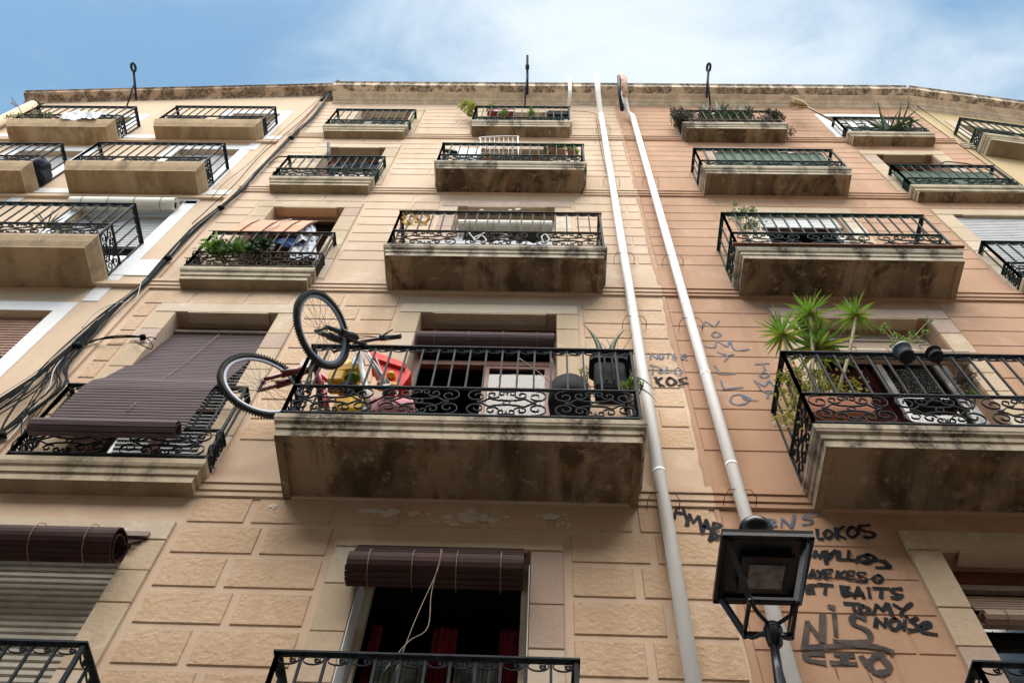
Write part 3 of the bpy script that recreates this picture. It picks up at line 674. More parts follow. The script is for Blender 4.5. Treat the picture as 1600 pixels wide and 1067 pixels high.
# ================================================================== right building, its front turned 7 degrees away
yel = thing('apartment_building', (6.34, 4, ZG), 'ochre apartment house at the far right, front turned slightly away', 'building')
def yb(mb, name, m, parent=yel): return mb.build(name, m, parent)
WY = {'w5': (6.85, 7.8, 14.1, 15.5), 'w4': (7.35, 8.3, 11.3, 13.0), 'w3': (7.35, 8.3, 8.7, 10.6), 'w2': (7.35, 8.3, 5.3, 7.6)}
mb = MB(); wall(mb, 6.34, 14, ZG, 16.5, list(WY.values()))
shell(mb, 6.34, 14, 16.3); yb(mb, 'wall', 'yellow')
for k, o in WY.items():
    window(yel, o, 'frame_white', Y=4.1)
    s = MB(); a, b, c, d = o
    s.box(a-.16, a-.001, 3.985, 4, c-.3, d); s.box(b+.001, b+.16, 3.985, 4, c-.3, d); s.box(a-.16, b+.16, 3.984, 4, d, d+.15); s.build('window_surround', 'moulding', yel)
for z_ in (13.9, 11.2, 8.5):
    s = MB(); belt(s, 6.34, 14, z_, .05); s.build('string_course', 'stone_c', yel)
cornice(yel, 6.33, 14, 16.66, 16.66)
balcony(yel, 6.52, 8.3, 13.6, 3.75, 14.75, 14.15, 'irongreen', fm='fascia_b', som='soffit_b', joints=2)
balcony(yel, 7.15, 8.8, 11.1, 3.75, 12.3, 11.7, 'irongreen', fm='fascia_b', som='soffit_b', joints=2)
for ch in list(yel.children): pass
yel.rotation_euler = (0, 0, R_(7))

# ================================================================== building across the street, behind the camera
opp = thing('apartment_building', (0, -2.3, ZG), 'ochre house across the street, facing the balconies from behind the viewer', 'building')
mb = MB(); xs = [-16+2.6*i for i in range(13)]
mb.box(-17, 17, -10, -2.3, ZG, 9.2); mb.build('wall', 'opposite', opp)
for z in (-.8, 2.2, 5.2):
    for x in xs:
        f = MB(); f.box(x-.62, x+.62, -2.3, -2.26, z-.1, z+2.3); w_ = f.build('window', 'frame_white', opp)
        MB().box(x-.5, x+.5, -2.255, -2.25, z, z+2.2).build('pane', 'pane', w_)
MB().box(-17.2, 17.2, -2.6, -2.0, 9.21, 9.5).build('cornice', 'stone_a', opp)
# ================================================================== drain pipes
def pipe(name, path, r, label, collars, brackets, mats='pipe'):
    t_ = thing(name, path[-1], label, 'drainpipe', 'white drainpipes running down the facade')
    mb = MB(); mb.tube(path, r, 14); mb.build('pipe', mats, t_)
    for p, d in collars:
        c = MB(); c.tube([Vector(p)-Vector(d)*.0, Vector(p)+Vector(d)*.03], r*1.02, 14); c.build('collar', 'pipe', t_)
    for p in brackets:
        k = MB(); x, y, z = p
        k.tube([(x-.11, 4, z-.05), (x-.11, y-.0, z-.05), (x-.075, y-.03, z), (x+.075, y-.03, z), (x+.11, y, z-.05), (x+.11, 4, z-.05)], .0035, 4)
        k.build('bracket', 'rust', t_)
    return t_
def lin(p0, p1, z): k = (z-p0[2])/(p1[2]-p0[2]); return (p0[0]+(p1[0]-p0[0])*k, p0[1]+(p1[1]-p0[1])*k, z)
bot = (.80, 3.915, ZG); top = (.90, 3.915, 15.4)
zs1 = [1.6, 4.6, 5.55, 7.72, 9.5, 11.9, 14.2]
pipe('drainpipe', [at(933, 118, 3.58), at(934.5, 145, 3.60), at(938, 176, 3.90), top, lin(bot, top, 10), bot], .045, 'left of the two long white drainpipes, its top rising over the cornice',
     [(lin(bot, top, z), (0, 0, 1)) for z in (2.2, 5.35, 8.05, 11.2, 14.0)], [lin(bot, top, z) for z in (2.0, 5.1, 7.8, 9.35, 12.0, 14.6)])
bot2 = (1.335, 3.915, ZG); top2 = (1.42, 3.915, 15.3)
pipe('drainpipe', [at(972, 130, 3.60), at(975, 150, 3.64), at(980, 176, 3.90), top2, lin(bot2, top2, 10), bot2], .045, 'right of the two long white drainpipes, on pink wall behind the lantern',
     [(lin(bot2, top2, z), (0, 0, 1)) for z in (3.4, 5.45, 6.75, 8.1, 11.0, 14.2)], [lin(bot2, top2, z) for z in (5.15, 7.78, 9.3, 12.0)])
tag(MB().tube([at(967, 120, 3.56), at(968, 140, 3.6), at(972, 172, 3.84)], .035, 8).build('pipe_stub', 'iron'), 'short black pipe stub hooked over the cornice beside the rusty pipe top', 'pipe')
tag(MB().tube([at(971, 117, 3.54), at(975, 124, 3.52), at(977, 148, 3.56)], [.04, .055, .055], 10).build('rusty_pipe_cap', 'pipe_rust'), 'rust-red curved pipe end on top of the cornice', 'pipe')
tag(MB().tube([at(890, 125, 3.60), at(891, 145, 3.64), at(888, 168, 3.88)], .03, 8).build('vent_pipe', 'pipe'), 'short thin white pipe on the cornice above the top centre balcony', 'pipe')
g = thing('drainpipe', at(54, 164, 3.9), 'cream drainpipe running down the far left roof corner against the sky', 'pipe')
gx = at(54, 164, 3.9)
MB().tube([gx, (gx.x-.01, 3.9, 8), (gx.x-.02, 3.9, ZG)], .085, 12).build('pipe', 'cream', g)
MB().ring(gx, (0, 0, 1), .085, .014, 16, 6).build('pipe_mouth_ring', 'iron', g)
for zz in (14.2, 12.0, 9.8): MB().ring((gx.x, 3.9, zz), (0, 0, 1), .088, .008, 16, 6).build('bracket', 'cream', g)

# ================================================================== pulley hooks on the roof
def hook(a, b, c, lab, loop=True, loopdir=(1, 0, 0)):
    """a: top, b: foot of the brace, c: foot of the post"""
    t_ = thing('roof_hook', c, lab, 'iron hook', 'iron pulley hooks on the roof edge')
    a, b, c = Vector(a), Vector(b), Vector(c)
    mb = MB(); mb.tube([c, a], .022, 6); mb.build('post', 'iron', t_)
    m_ = c.lerp(a, .62); MB().tube([b, m_], .014, 6).build('brace', 'iron', t_)
    if loop: MB().ring(a+(a-c).normalized()*.07, loopdir, .07, .022, 18, 6).build('eye', 'iron', t_)
    else: MB().lathe(c.lerp(a, .7), a-c, [(0, -.06), (.035, -.04), (.035, .04), (0, .06)], 8).build('knot', 'iron', t_)
def atz(px, py, z):
    d = at(px, py, 1); return d*(z/d.z)
hook(atz(209, 112, 16.2), at(197, 170, 3.96), at(213, 157, 3.88), 'left iron roof hook with round eye above the cream house', True, (.55, .1, .7))
hook(atz(824, 87, 16.9), at(820, 166, 3.96), at(824, 148, 3.82), 'tall middle iron roof rod above the top balcony with small green plants', False)
hook(atz(1107, 110, 16.8), at(1110, 165, 3.96), at(1104, 152, 3.8), 'right iron roof hook above the balcony full of spiky plants', True, (1, .1, .25))

# ================================================================== cables
cb = thing('cable_bundle', at(0, 654, 3.93), 'thick black bundle of cables running down the seam between cream and beige houses', 'cables')
path = [(528, 127), (523, 133), (505, 162), (487, 187), (465, 207), (425, 247), (400, 272), (375, 300), (338, 331), (300, 362), (262, 404), (225, 445), (175, 487), (125, 535), (84, 576), (54, 612), (0, 658), (-40, 700)]
rnd = random.Random(4)
for i in range(20):
    ph = rnd.uniform(0, 6.28); fr_ = rnd.uniform(.4, 1.1); sp_ = rnd.uniform(-1, 1); rr = rnd.uniform(.0045, .010); pts = []
    for k, (x, y) in enumerate(path):
        t_ = k/(len(path)-1)
        amp = .022 + (.0 if t_ < .66 else (t_-.66)*.8)
        if y > 480 and y < 580: amp *= .55
        p = at(x, y, 3.95)
        off = sp_*amp+amp*.5*sin(ph+k*fr_*1.3)*(1 if t_ > .5 else .6)
        if i % 5 == 0 and t_ > .66: off -= (t_-.66)*.45
        pts.append(p+Vector((off, -.02*abs(sin(ph+k)), off*.25)))
    q = []                                    # smooth
    for k in range(len(pts)-1):
        p0 = pts[max(k-1, 0)]; p1 = pts[k]; p2 = pts[k+1]; p3 = pts[min(k+2, len(pts)-1)]
        for s in range(4):
            u = s/4; q.append(.5*((2*p1)+(p2-p0)*u+(2*p0-5*p1+4*p2-p3)*u*u+(3*p1-p0-3*p2+p3)*u**3))
    q.append(pts[-1])
    MB().tube(q, rr, 5).build('cable', 'cable' if i % 14 else 'cable_grey', cb)
for (x, y) in ((345, 325), (262, 404), (120, 541), (455, 216)):
    p = at(x, y, 3.93); MB().tube([p+Vector((-.02, 0, -.02)), p+Vector((.02, 0, .03))], .034, 8).build('cable_tie', 'cable', cb)
def curve(pts, n=5):
    q = []
    for k in range(len(pts)-1):
        p0 = pts[max(k-1, 0)]; p1 = pts[k]; p2 = pts[k+1]; p3 = pts[min(k+2, len(pts)-1)]
        for s in range(n):
            u = s/n; q.append(.5*((2*p1)+(p2-p0)*u+(2*p0-5*p1+4*p2-p3)*u*u+(3*p1-p0-3*p2+p3)*u**3))
    return q+[pts[-1]]
def wire(px, Y, r, m_, lab, name='cable', group=None, cat='cable'):
    return tag(MB().tube(curve([at(x, y, Y) for x, y in px]), r, 5).build(name, m_), lab, cat, group)
wire([(221, 436), (217, 455), (209, 470), (180, 474), (150, 488), (128, 512)], 3.9, .005, 'cable_grey', 'thin white loop of cable hanging off the black bundle')
wire([(505, 150), (480, 180), (440, 215), (405, 245), (370, 285), (335, 318), (300, 350)], 3.95, .006, 'cable', 'thin black cable beside the upper part of the bundle')
wire([(526, 130), (470, 180), (430, 215), (390, 255), (352, 285), (330, 310)], 3.95, .004, 'cable', 'thinnest cable strung left of the upper bundle')
j = thing('cable_junction', at(223, 527, 3.93), 'small cable splice with loose ends beside the draped brown blind', 'cable splice')
MB().tube(curve([at(128, 540, 3.95), at(150, 531, 3.95), (at(185, 527, 3.95)), at(223, 526, 3.95)]), .009, 5).build('cable', 'cable', j)
MB().tube(curve([at(140, 536, 3.95), at(165, 527, 3.94), at(195, 524, 3.94), at(223, 526, 3.95)]), .006, 5).build('cable', 'cable', j)
MB().lathe(at(223, 527, 3.94), (0, -1, 0), [(0, -.03), (.03, -.02), (.03, .02), (0, .03)], 8).build('splice_box', 'cable', j)
MB().tube(curve([at(226, 528, 3.94), at(238, 527, 3.93), at(244, 531, 3.95)]), .005, 5).build('loose_end', 'cable', j)
MB().tube(curve([at(210, 533, 3.94), at(225, 541, 3.93), at(236, 545, 3.94), at(238, 538, 3.94), at(230, 528, 3.94)]), .005, 5).build('loose_end', 'cable', j)
wire([(420, 256), (432, 247), (445, 245), (480, 246), (500, 247)], 3.95, .009, 'cable', 'black cable branching to the window below the small top left balcony')
wire([(1467, 262), (1470, 256), (1480, 253), (1500, 255), (1518, 258), (1540, 272)], 3.93, .008, 'cable', 'black cable with bend on the pink wall at the far right')
wire([(893, 174), (928, 177), (932, 190), (940, 240), (948, 272)], 3.93, .004, 'cable', 'thin dark wire beside the left drainpipe near the top')
wire([(1410, 150), (1450, 178), (1490, 207), (1530, 240), (1600, 292)], 3.98, .006, 'cable', 'thin pale cable slanting down the ochre house')

# ================================================================== blinds
def slat(mb, p, d, th, x0, x1, wd):
    """one slat, centre line at (y,z)=p, direction d in the yz plane"""
    dy, dz = d; ny, nz = -dz, dy; h = wd/2; a = th/2
    c = [(p[0]+dy*s*h+ny*q*a, p[1]+dz*s*h+nz*q*a) for s, q in ((-1, -1), (1, -1), (1, 1), (-1, 1))]
    mb.add([(x, y, z) for x in (x0, x1) for y, z in c], [(0, 1, 2, 3), (7, 6, 5, 4), (0, 4, 5, 1), (1, 5, 6, 2), (2, 6, 7, 3), (3, 7, 4, 0)])
def along(prof, step):
    """resample a (y,z) path"""
    res = []; acc = 0; P = [Vector((a, b)) for a, b in prof]
    for i in range(len(P)-1):
        L_ = (P[i+1]-P[i]).length; d = (P[i+1]-P[i])/L_
        while acc <= L_: res.append((P[i]+d*acc, d)); acc += step
        acc -= L_
    return res
def blind(x0, x1, drop, rollc, rr, m_, lab, step=.03, turns=2.2, cords=4, top=None, cordm='cord', skew=0, pull=None, group='slatted roller blinds on the windows', xs_=None):
    t_ = thing('roller_blind', ((x0+x1)/2, drop[0][0], drop[-1][1]), lab, 'window blind', group)
    if top: MB().box(x0-.01, x1+.01, top[0]-.02, top[0]+.02, top[1]-.02, top[1]+.025).build('batten', 'pole', t_)
    mb = MB(); rnd = random.Random(int(x0*100))
    pr_ = along(drop, step); n_ = len(pr_)
    for i, (p, d) in enumerate(pr_):
        u = i/max(1, n_-1); a, b = (x0, x1) if xs_ is None else (x0+(xs_[0]-x0)*u, x1+(xs_[1]-x1)*u)
        slat(mb, (p.x, p.y), (d.x, d.y), .007, a, b, step*.74)
    if len(pr_): mb.build('slats', m_, t_)
    rb = MB(); a, b = (x0, x1) if xs_ is None else xs_
    if rr:
        cir = []; t0 = 0
        N_ = int(2*pi*rr*turns/step)
        for i in range(N_):
            an = -pi*.5+2*pi*turns*i/N_; r_ = rr*(1-.55*i/N_*.9)
            cir.append((rollc[0]-r_*cos(an), rollc[1]+r_*sin(an), an))
        for y, z, an in cir:
            j_ = rnd.uniform(-.004, .004); slat(rb, (y, z), (sin(an), cos(an)), .008, a+j_, b+j_, step*.9)
        rb.mi = 1; rb.lathe(Vector((a+.02, rollc[0], rollc[1])), (1, 0, 0), [(rr*.45, 0), (rr*.45, b-a-.04)], 10)
        rb.build('roll', [m_, 'room'], t_)
    for k in range(cords):
        x = a+(b-a)*(k+.5)/cords
        q = [Vector((x, p.x-.007, p.y)) for p, d in pr_[::2]] if rr == 0 else []
        if rr:
            q = [Vector((x, rollc[0]-(rr+.008)*cos(t*.5), rollc[1]+(rr+.008)*sin(t*.5))) for t in range(-4, 5)]
        if len(q) > 1: MB().tube(q, .0028, 4).build('cord', cordm, t_)
    if pull: MB().tube(curve([Vector(p) for p in pull]), .0028, 5).build('pull_cord', cordm, t_)
    return t_
# bottom centre, hanging proud of the wall
pc = at(700, 880, 3.86)
b1 = blind(-1.16, -.10, [(4.0, 4.60), (3.90, 4.50), (3.84, 4.36)], (3.86, 4.23), .12, 'blind_dark', 'dark brown rolled blind with long pull cord over the bottom centre window', top=(4.02, 4.60), turns=1.6, step=.034,
           pull=[(-.60, 3.74, 4.30), (-.60, 3.735, 4.18), (-.62, 3.76, 3.95), (-.60, 3.70, 3.62), (-.68, 3.64, 3.46), (-.76, 3.57, 3.2)])
MB().tube(curve([Vector((-.59, 3.735, 4.28)), Vector((-.605, 3.74, 4.1)), Vector((-.68, 3.68, 3.6)), Vector((-.75, 3.6, 2.9))]), .0025, 5).build('pull_cord', 'cord', b1)
blind(-4.0, -2.58, [(3.98, 4.60), (3.93, 4.50)], (3.84, 4.36), .13, 'blind_dark', 'dark rolled blind at the bottom left above the cream shutter', top=(3.97, 4.62), turns=1.6, step=.034, xs_=(-4.0, -2.63))
blind(-1.18, .10, [(4.15, 7.82), (4.12, 7.70)], (4.06, 7.58), .085, 'blind', 'brown blind rolled up inside the window behind the bicycle balcony', top=(4.15, 7.84), step=.03)
blind(-1.07, .08, [(4.12, 10.80), (4.10, 10.70)], (4.07, 10.60), .07, 'blind_white', 'white blind rolled up behind the third floor centre railing', top=(4.12, 10.85), cordm='stemdark')
blind(2.50, 3.62, [(4.15, 7.85), (4.06, 7.58), (3.98, 7.30)], (3.94, 7.18), .075, 'blind_tan', 'faded tan blind half rolled behind the palm-like plants', top=(4.15, 7.86), xs_=(2.6, 3.72))
blind(2.68, 3.66, [(4.16, 4.45), (4.12, 4.30)], (4.10, 4.20), .06, 'blind_tan', 'tan slatted blind in the dark window at the bottom right', top=(4.14, 4.50))
blind(-5.98, -4.64, [(4.0, 11.0), (3.97, 10.9)], (3.93, 10.80), .10, 'blind_white', 'cream white blind rolled up over the third floor window of the cream house', cordm='stemdark', step=.028, turns=1.8)
# big brown blind draped over the railing
blind(-3.58, -2.61, [(4.14, 7.74), (4.06, 7.25), (3.98, 6.85), (3.90, 6.52), (3.83, 6.36), (3.80, 6.2), (3.79, 5.58)], (3.74, 5.52), .075, 'blind', 'long brown blind let down and draped outward over the left railing', step=.042,
      turns=1.4, cords=0, top=(4.14, 7.80), xs_=(-3.75, -2.66), pull=[(-3.12, 4.1, 7.7), (-3.15, 3.97, 6.9), (-3.16, 3.86, 6.4), (-3.17, 3.77, 5.8)])
# orange bamboo blind
bb = blind(-3.42, -2.56, [(4.14, 10.86), (4.0, 10.50), (3.90, 10.24), (3.86, 10.0), (3.83, 9.68)], (3.8, 9.7), 0, 'bamboo', 'orange bamboo blind spread outward over the plants on the left railing', step=.014, cords=0, top=(4.15, 10.90), xs_=(-3.66, -2.84))
for xx in (-3.3, -3.05, -2.8, -2.62): MB().tube([(xx, 4.13, 10.82), (xx-.06, 3.99, 10.47), (xx-.12, 3.89, 10.22), (xx-.15, 3.845, 9.98), (xx-.18, 3.82, 9.68)], .006, 4).build('cord', 'stemdark', bb)
MB().tube(curve([Vector((-3.04, 3.89, 10.26)), Vector((-3.13, 3.85, 10.08)), Vector((-3.11, 3.83, 9.9)), Vector((-3.19, 3.81, 9.66))]), .007, 5).build('tie', 'whitecord', bb)

# ================================================================== street lamp
lt = thing('street_lamp', (1.0, 2.84, ZG), 'black iron street lantern with open square frame in front of the right drainpipe', 'street lamp')
zb0 = 2.82
def lx(z): return .968+(z-zb0)*.085          # the lantern leans slightly to the right
pm = MB()
pm.tube([(.915, 2.84, 2.10), (.925, 2.84, 2.35), (.94, 2.84, 2.6), (.955, 2.84, 2.74)], [.030, .034, .020, .018], 10)
pm.tube([(.90, 2.84, ZG), (.90, 2.84, ZG+.5), (.905, 2.84, .6), (.915, 2.84, 2.12)], [.085, .06, .045, .03], 12)
pm.lathe((.932, 2.84, 2.48), (.085, 0, 1), [(.02, -.05), (.04, -.035), (.045, 0), (.035, .03), (.02, .05)], 12)
pm.lathe((.90, 2.84, ZG), (0, 0, 1), [(0, 0), (.17, 0), (.17, .12), (.13, .16), (.12, .4), (.075, .5)], 14)
pm.build('post', 'lamp_iron', lt)
nb = MB(); nb.lathe((.965, 2.84, 2.80), (.085, 0, 1), [(.012, -.08), (.03, -.06), (.037, -.02), (.04, .02), (.03, .045), (.0, .05)], 14)
nb.tube([(.978, 2.80, 2.76), (.988, 2.78, 2.72)], .01, 6); nb.build('hub', 'lamp_iron', lt)
def sq(z, h): x = lx(z); return [Vector((x-h, 2.85-h, z)), Vector((x+h, 2.85-h, z)), Vector((x+h, 2.85+h, z)), Vector((x-h, 2.85+h, z))]
lo = sq(2.90, .098); hi = sq(3.19, .170)
fr = MB()
def bar2(mb, a, b, w_):
    d = (b-a).normalized(); s = d.cross(Vector((0, 0, 1)));
    if s.length < .1: s = Vector((1, 0, 0))
    s.normalize(); u = s.cross(d); mb.obox((a+b)/2, d*((b-a).length/2+w_*.3), s*w_/2, u*w_/2)
for i in range(4):
    bar2(fr, lo[i], lo[(i+1) % 4], .016); bar2(fr, lo[i], hi[i], .024); bar2(fr, hi[i], hi[(i+1) % 4], .018)
    o_ = (lo[i]-Vector((lx(2.9), 2.85, 2.9))).normalized()
    fr.tube(curve([lo[i]+Vector((0, 0, .0)), lo[i]-o_*.035+Vector((0, 0, -.045)), Vector((lx(2.82), 2.84, 2.835))+o_*.03]), .009, 6)
    fr.lathe(lo[i]+Vector((0, 0, -.012)), (0, 0, 1), [(0, -.018), (.013, -.008), (.013, .008), (0, .014)], 8)
fr.build('lantern_frame', 'lamp_iron', lt)
rf = MB(); a = sq(3.20, .198); b = sq(3.225, .201); c = sq(3.36, .09)
rf.add(a+b+c, [(3, 2, 1, 0)]+[(i, (i+1) % 4, 4+(i+1) % 4, 4+i) for i in range(4)]+[(4+i, 4+(i+1) % 4, 8+(i+1) % 4, 8+i) for i in range(4)]+[(8, 9, 10, 11)])
for i in range(4): bar2(rf, sq(3.192, .192)[i], sq(3.192, .192)[(i+1) % 4], .02)
rf.build('roof', 'lamp_iron', lt)
MB().lathe((lx(3.36), 2.85, 3.36), (.085, 0, 1), [(.05, -.02), (.062, .0), (.055, .06), (.075, .07), (.08, .10), (.075, .125), (.03, .15), (0, .155)], 20).build('cap', 'lamp_iron', lt)
rl = MB(); rl.obox((lx(3.17)+.012, 2.855, 3.172), (.115, 0, 0), (0, .105, 0), (0, 0, .012)); rl.build('reflector_box', 'lamp_iron', lt)
le = MB(); le.obox((lx(3.15)+.012, 2.86, 3.157), (.078, 0, 0), (0, .068, 0), (0, 0, .003))
le.build('lamp_plate', 'led', lt)

# ================================================================== bicycles
def wheel(parent, C, n_, R=.33, knobs=False, tyre='rubber'):
    C = Vector(C); n_ = Vector(n_).normalized(); a = n_.orthogonal().normalized(); b = n_.cross(a)
    sp_ = MB(); sp_.tube([C-n_*.045, C+n_*.045], .012, 10); sp_.tube([C-n_*.065, C+n_*.065], .006, 8)
    for s in (-1, 1): sp_.ring(C+n_*s*.032, n_, .02, .004, 16, 5)
    for i in range(32):
        s = 1 if i % 2 else -1; t = 2*pi*i/32; th = t+(.45 if (i//2) % 2 else -.45)
        sp_.tube([C+n_*s*.032+(a*cos(th)+b*sin(th))*.02, C+(a*cos(t)+b*sin(t))*(R-.048)], .0014, 3, False)
    w_ = sp_.build('wheel', 'steel', parent)
    ty = MB(); ty.ring(C, n_, R-.023, .0225, 64, 10)
    nk = 92
    for i in range(nk):
        t = 2*pi*i/nk; e = a*cos(t)+b*sin(t); tt = -a*sin(t)+b*cos(t)
        for s, h in ((-.011, .0), (.011, .0), (-.021, -.008), (.021, -.008)):
            k_ = .0055 if knobs else .003
            ty.obox(C+e*(R-.001+h)+n_*s, e*(.005 if knobs else .002), tt*k_, n_*.005)
    ty.build('tyre', tyre, w_)
    ri = MB(); o = len(ri.v); seg = 64
    for i in range(seg):
        t = 2*pi*i/seg; e = a*cos(t)+b*sin(t)
        for rr, h in ((R-.042, -.011), (R-.042, .011), (R-.062, .008), (R-.062, -.008)): ri.v.append(C+e*rr+n_*h)
    for i in range(seg):
        for jj in range(4): ri.f.append([i*4+jj, ((i+1) % seg)*4+jj, ((i+1) % seg)*4+(jj+1) % 4, i*4+(jj+1) % 4]); ri.m.append(0); ri.sm.append(False)
    ri.build('rim', 'alloy', w_)
    return w_
def fork(mb, H, K, n_, r=.014, sep=.055):
    n_ = Vector(n_).normalized(); d = (K-H).normalized()
    for s in (-1, 1):
        A = H+n_*s*sep; B = K+n_*s*sep
        mb.tube([A, A+d*.05, B-d*.02], [r*.8, r, r*1.25], 8); mb.tube([A.lerp(B, .45), B], r*1.6, 10)
    mb.tube([K-n_*(sep+.012), K+n_*(sep+.012)], r*1.5, 8)
    for s in (-1, 1): mb.obox(H+n_*s*sep, d*.022, n_*.004, d.cross(n_)*.012)
# bicycle stood on its back wheel, front wheel over the handrail
n1_ = Vector((.886, -.438, -.19)).normalized(); H1 = Vector((-1.757, 3.353, 6.408))*(.308/.33)
K1 = onplane(546, 530, H1, n1_); d1 = (K1-H1).normalized(); K1 = H1+d1*min((K1-H1).length, .43)
bk = thing('bicycle', (-1.3, 3.65, 5.3), 'black and white bicycle reared up with its front wheel over the handrail', 'bicycle', 'bicycles stored on the balcony')
wheel(bk, H1, n1_, .308, False)
f1 = MB(); fork(f1, H1, K1, n1_, .020); S1 = K1+d1*.16; f1.tube([K1, S1+d1*.05], .018, 10)
f1.build('fork', 'bikeblack', bk)
hb = MB(); Hc = S1+d1*.04; hb.tube([S1+d1*.02, Hc+d1.cross(n1_)*.03], .016, 8); Hc = Hc+d1.cross(n1_)*.03
# handlebar follows the axle direction
bar_r = onplane(632, 525, Hc, d1.cross(n1_).normalized()); bv = (at(632, 525, Hc.y-.10)-at(560, 534, Hc.y)); bv = bv.normalized()
Hc = at(560, 535, Hc.y)
pts = [Hc-bv*.30, Hc-bv*.1, Hc, Hc+bv*.10+Vector((0, 0, .012)), Hc+bv*.16+Vector((0, 0, .015)), Hc+bv*.34]
hb.tube([Hc, Hc+bv*.10+Vector((0, 0, .012)), Hc+bv*.16+Vector((0, 0, .018)), Hc+bv*.30+Vector((0, 0, .018))], .015, 8)
hb.tube([Hc, Hc-bv*.22+Vector((0, .03, -.06))], .012, 8)
hb.tube([Hc+bv*.24+Vector((0, 0, .018)), Hc+bv*.37+Vector((0, 0, .018))], .021, 10)
hb.lathe(Hc+bv*.21+Vector((0, 0, .035)), bv, [(0, -.03), (.028, -.02), (.028, .02), (0, .03)], 10)
hb.tube([Hc+bv*.21+Vector((0, -.02, .03)), Hc+bv*.30+Vector((0, -.055, .045))], .006, 6)
hb.build('handlebar', 'bikeblack', bk)
cbm = MB()
for q in (0, 1): cbm.tube(curve([Hc+bv*.20+Vector((0, 0, .03)), Hc+bv*.08+Vector((-.02, 0, .07+.02*q)), Hc+Vector((-.03, -.03*q, .05)), K1+Vector((0, 0, .04))]), .003, 5)
cbm.build('brake_cable', 'cable', bk)
R1 = Vector((-1.14, 3.72, 5.63)); BB1 = at(574, 612, 3.56); SE1 = at(619, 612, 3.68)
Hd = at(557, 536, Hc.y+.03); Hd2 = Hd.lerp(at(560, 560, 3.56), .5)
fm_ = MB(); fm_.tube([Hd, at(573, 612, 3.56), at(577, 640, 3.6)], .024, 10); fm_.tube([at(570, 545, 3.5), at(596, 585, 3.6), at(621, 612, 3.68)], .011, 8); fm_.tube([at(567, 545, 3.52), at(605, 610, 3.66)], .010, 8)
fm_.tube([at(577, 640, 3.6), R1], .012, 8); fm_.tube([at(621, 612, 3.68), R1], .010, 8)
fm_.build('frame', 'bikewhite', bk)
hx = MB(); hx.tube([Hd+Vector((0, 0, .03)), Hd-Vector((0, 0, .10))], .022, 10); hx.build('head_tube', 'bikewhite', bk)
nR = (R1-BB1).cross(Vector((0.2, .3, 1))).normalized(); wheel(bk, R1, Vector((.25, -.95, .1)), .315, True)
ck = MB(); Bc = at(577, 640, 3.6); ck.lathe(Bc, (.25, -.95, .1), [(.0, -.01), (.08, -.01), (.085, 0), (.08, .01), (0, .01)], 20); ck.tube([Bc+Vector((0, -.05, 0)), Bc+Vector((.12, -.06, .12))], .01, 6)
ck.obox(Bc+Vector((.12, -.10, .12)), (.03, 0, .01), (0, .045, 0), (0, 0, .012)); ck.build('crank', 'bikeblack', bk)
ch = MB(); ch.tube([at(588, 560, 3.58), at(603, 600, 3.62), R1+Vector((0, -.03, .05))], .008, 6); ch.build('chain', 'steel', bk)
br = MB(); pB = H1.lerp(K1, .95); br.tube(curve([pB-n1_*.06, pB+d1*.05-n1_*.03+Vector((0, -.03, .03)), pB+d1*.05+n1_*.06, pB+n1_*.07]), .009, 6); br.build('brake', 'bikeblack', bk)
# second bicycle lying against it, wheel stuck out sideways
n2_ = Vector((.474, -.876, -.08)).normalized(); H2 = Vector((-2.155, 3.61, 5.965))
b2_ = thing('bicycle', (-1.5, 3.8, 5.3), 'maroon bicycle with its knobbly wheel stuck out sideways past the balcony end', 'bicycle', 'bicycles stored on the balcony')
wheel(b2_, H2, n2_, .335, True)
K2 = onplane(462, 586, H2, n2_); d2 = (K2-H2).normalized(); K2 = H2+d2*.40
f2 = MB(); fork(f2, H2, K2, n2_, .019, .06); f2.build('fork', 'maroon', b2_)
h2 = MB(); h2.tube([K2-d2*.02, K2+d2*.20], .019, 10); up2 = d2.cross(n2_).normalized(); up2 = up2 if up2.z > 0 else -up2
h2.tube([K2+d2*.14, K2+d2*.16+Vector((.0, -.05, .12)), K2+d2*.10+Vector((0, -.02, .30))], .014, 8)
h2.tube([K2+d2*.02+Vector((0, -.04, -.10)), K2+d2*.06, K2+d2*.10+Vector((0, .02, .12))], .016, 8)
h2.obox(K2+d2*.05+Vector((0, -.05, .03)), (.04, 0, 0), (0, .02, 0), (0, 0, .07))
h2.build('handlebar', 'bikeblack', b2_)
fm2 = MB(); P_ = at(497, 583, 3.66)
fm2.tube([K2+d2*.16, P_, at(506, 612, 3.66)], .022, 10); fm2.tube([P_, at(526, 604, 3.7), at(545, 640, 3.75)], .02, 10); fm2.tube([at(506, 612, 3.66), at(512, 645, 3.72)], .022, 10)
fm2.build('frame', 'pinkred', b2_)
R2 = Vector((-1.22, 3.83, 5.63)); wheel(b2_, R2, Vector((.1, -.99, 0)), .315, False)
sm2 = MB(); sm2.tube([at(545, 640, 3.75), R2], .011, 8); sm2.tube([at(512, 645, 3.72), R2], .011, 8); sm2.build('chain_stay', 'pinkred', b2_)
sd_ = MB(); q = at(487, 568, 3.7); sd_.tube([q, at(481, 612, 3.66)], .018, 8); sd_.obox(q, (.05, -.03, .0), (.02, .04, 0), (0, 0, .03)); sd_.build('saddle', 'bikeblack', b2_)

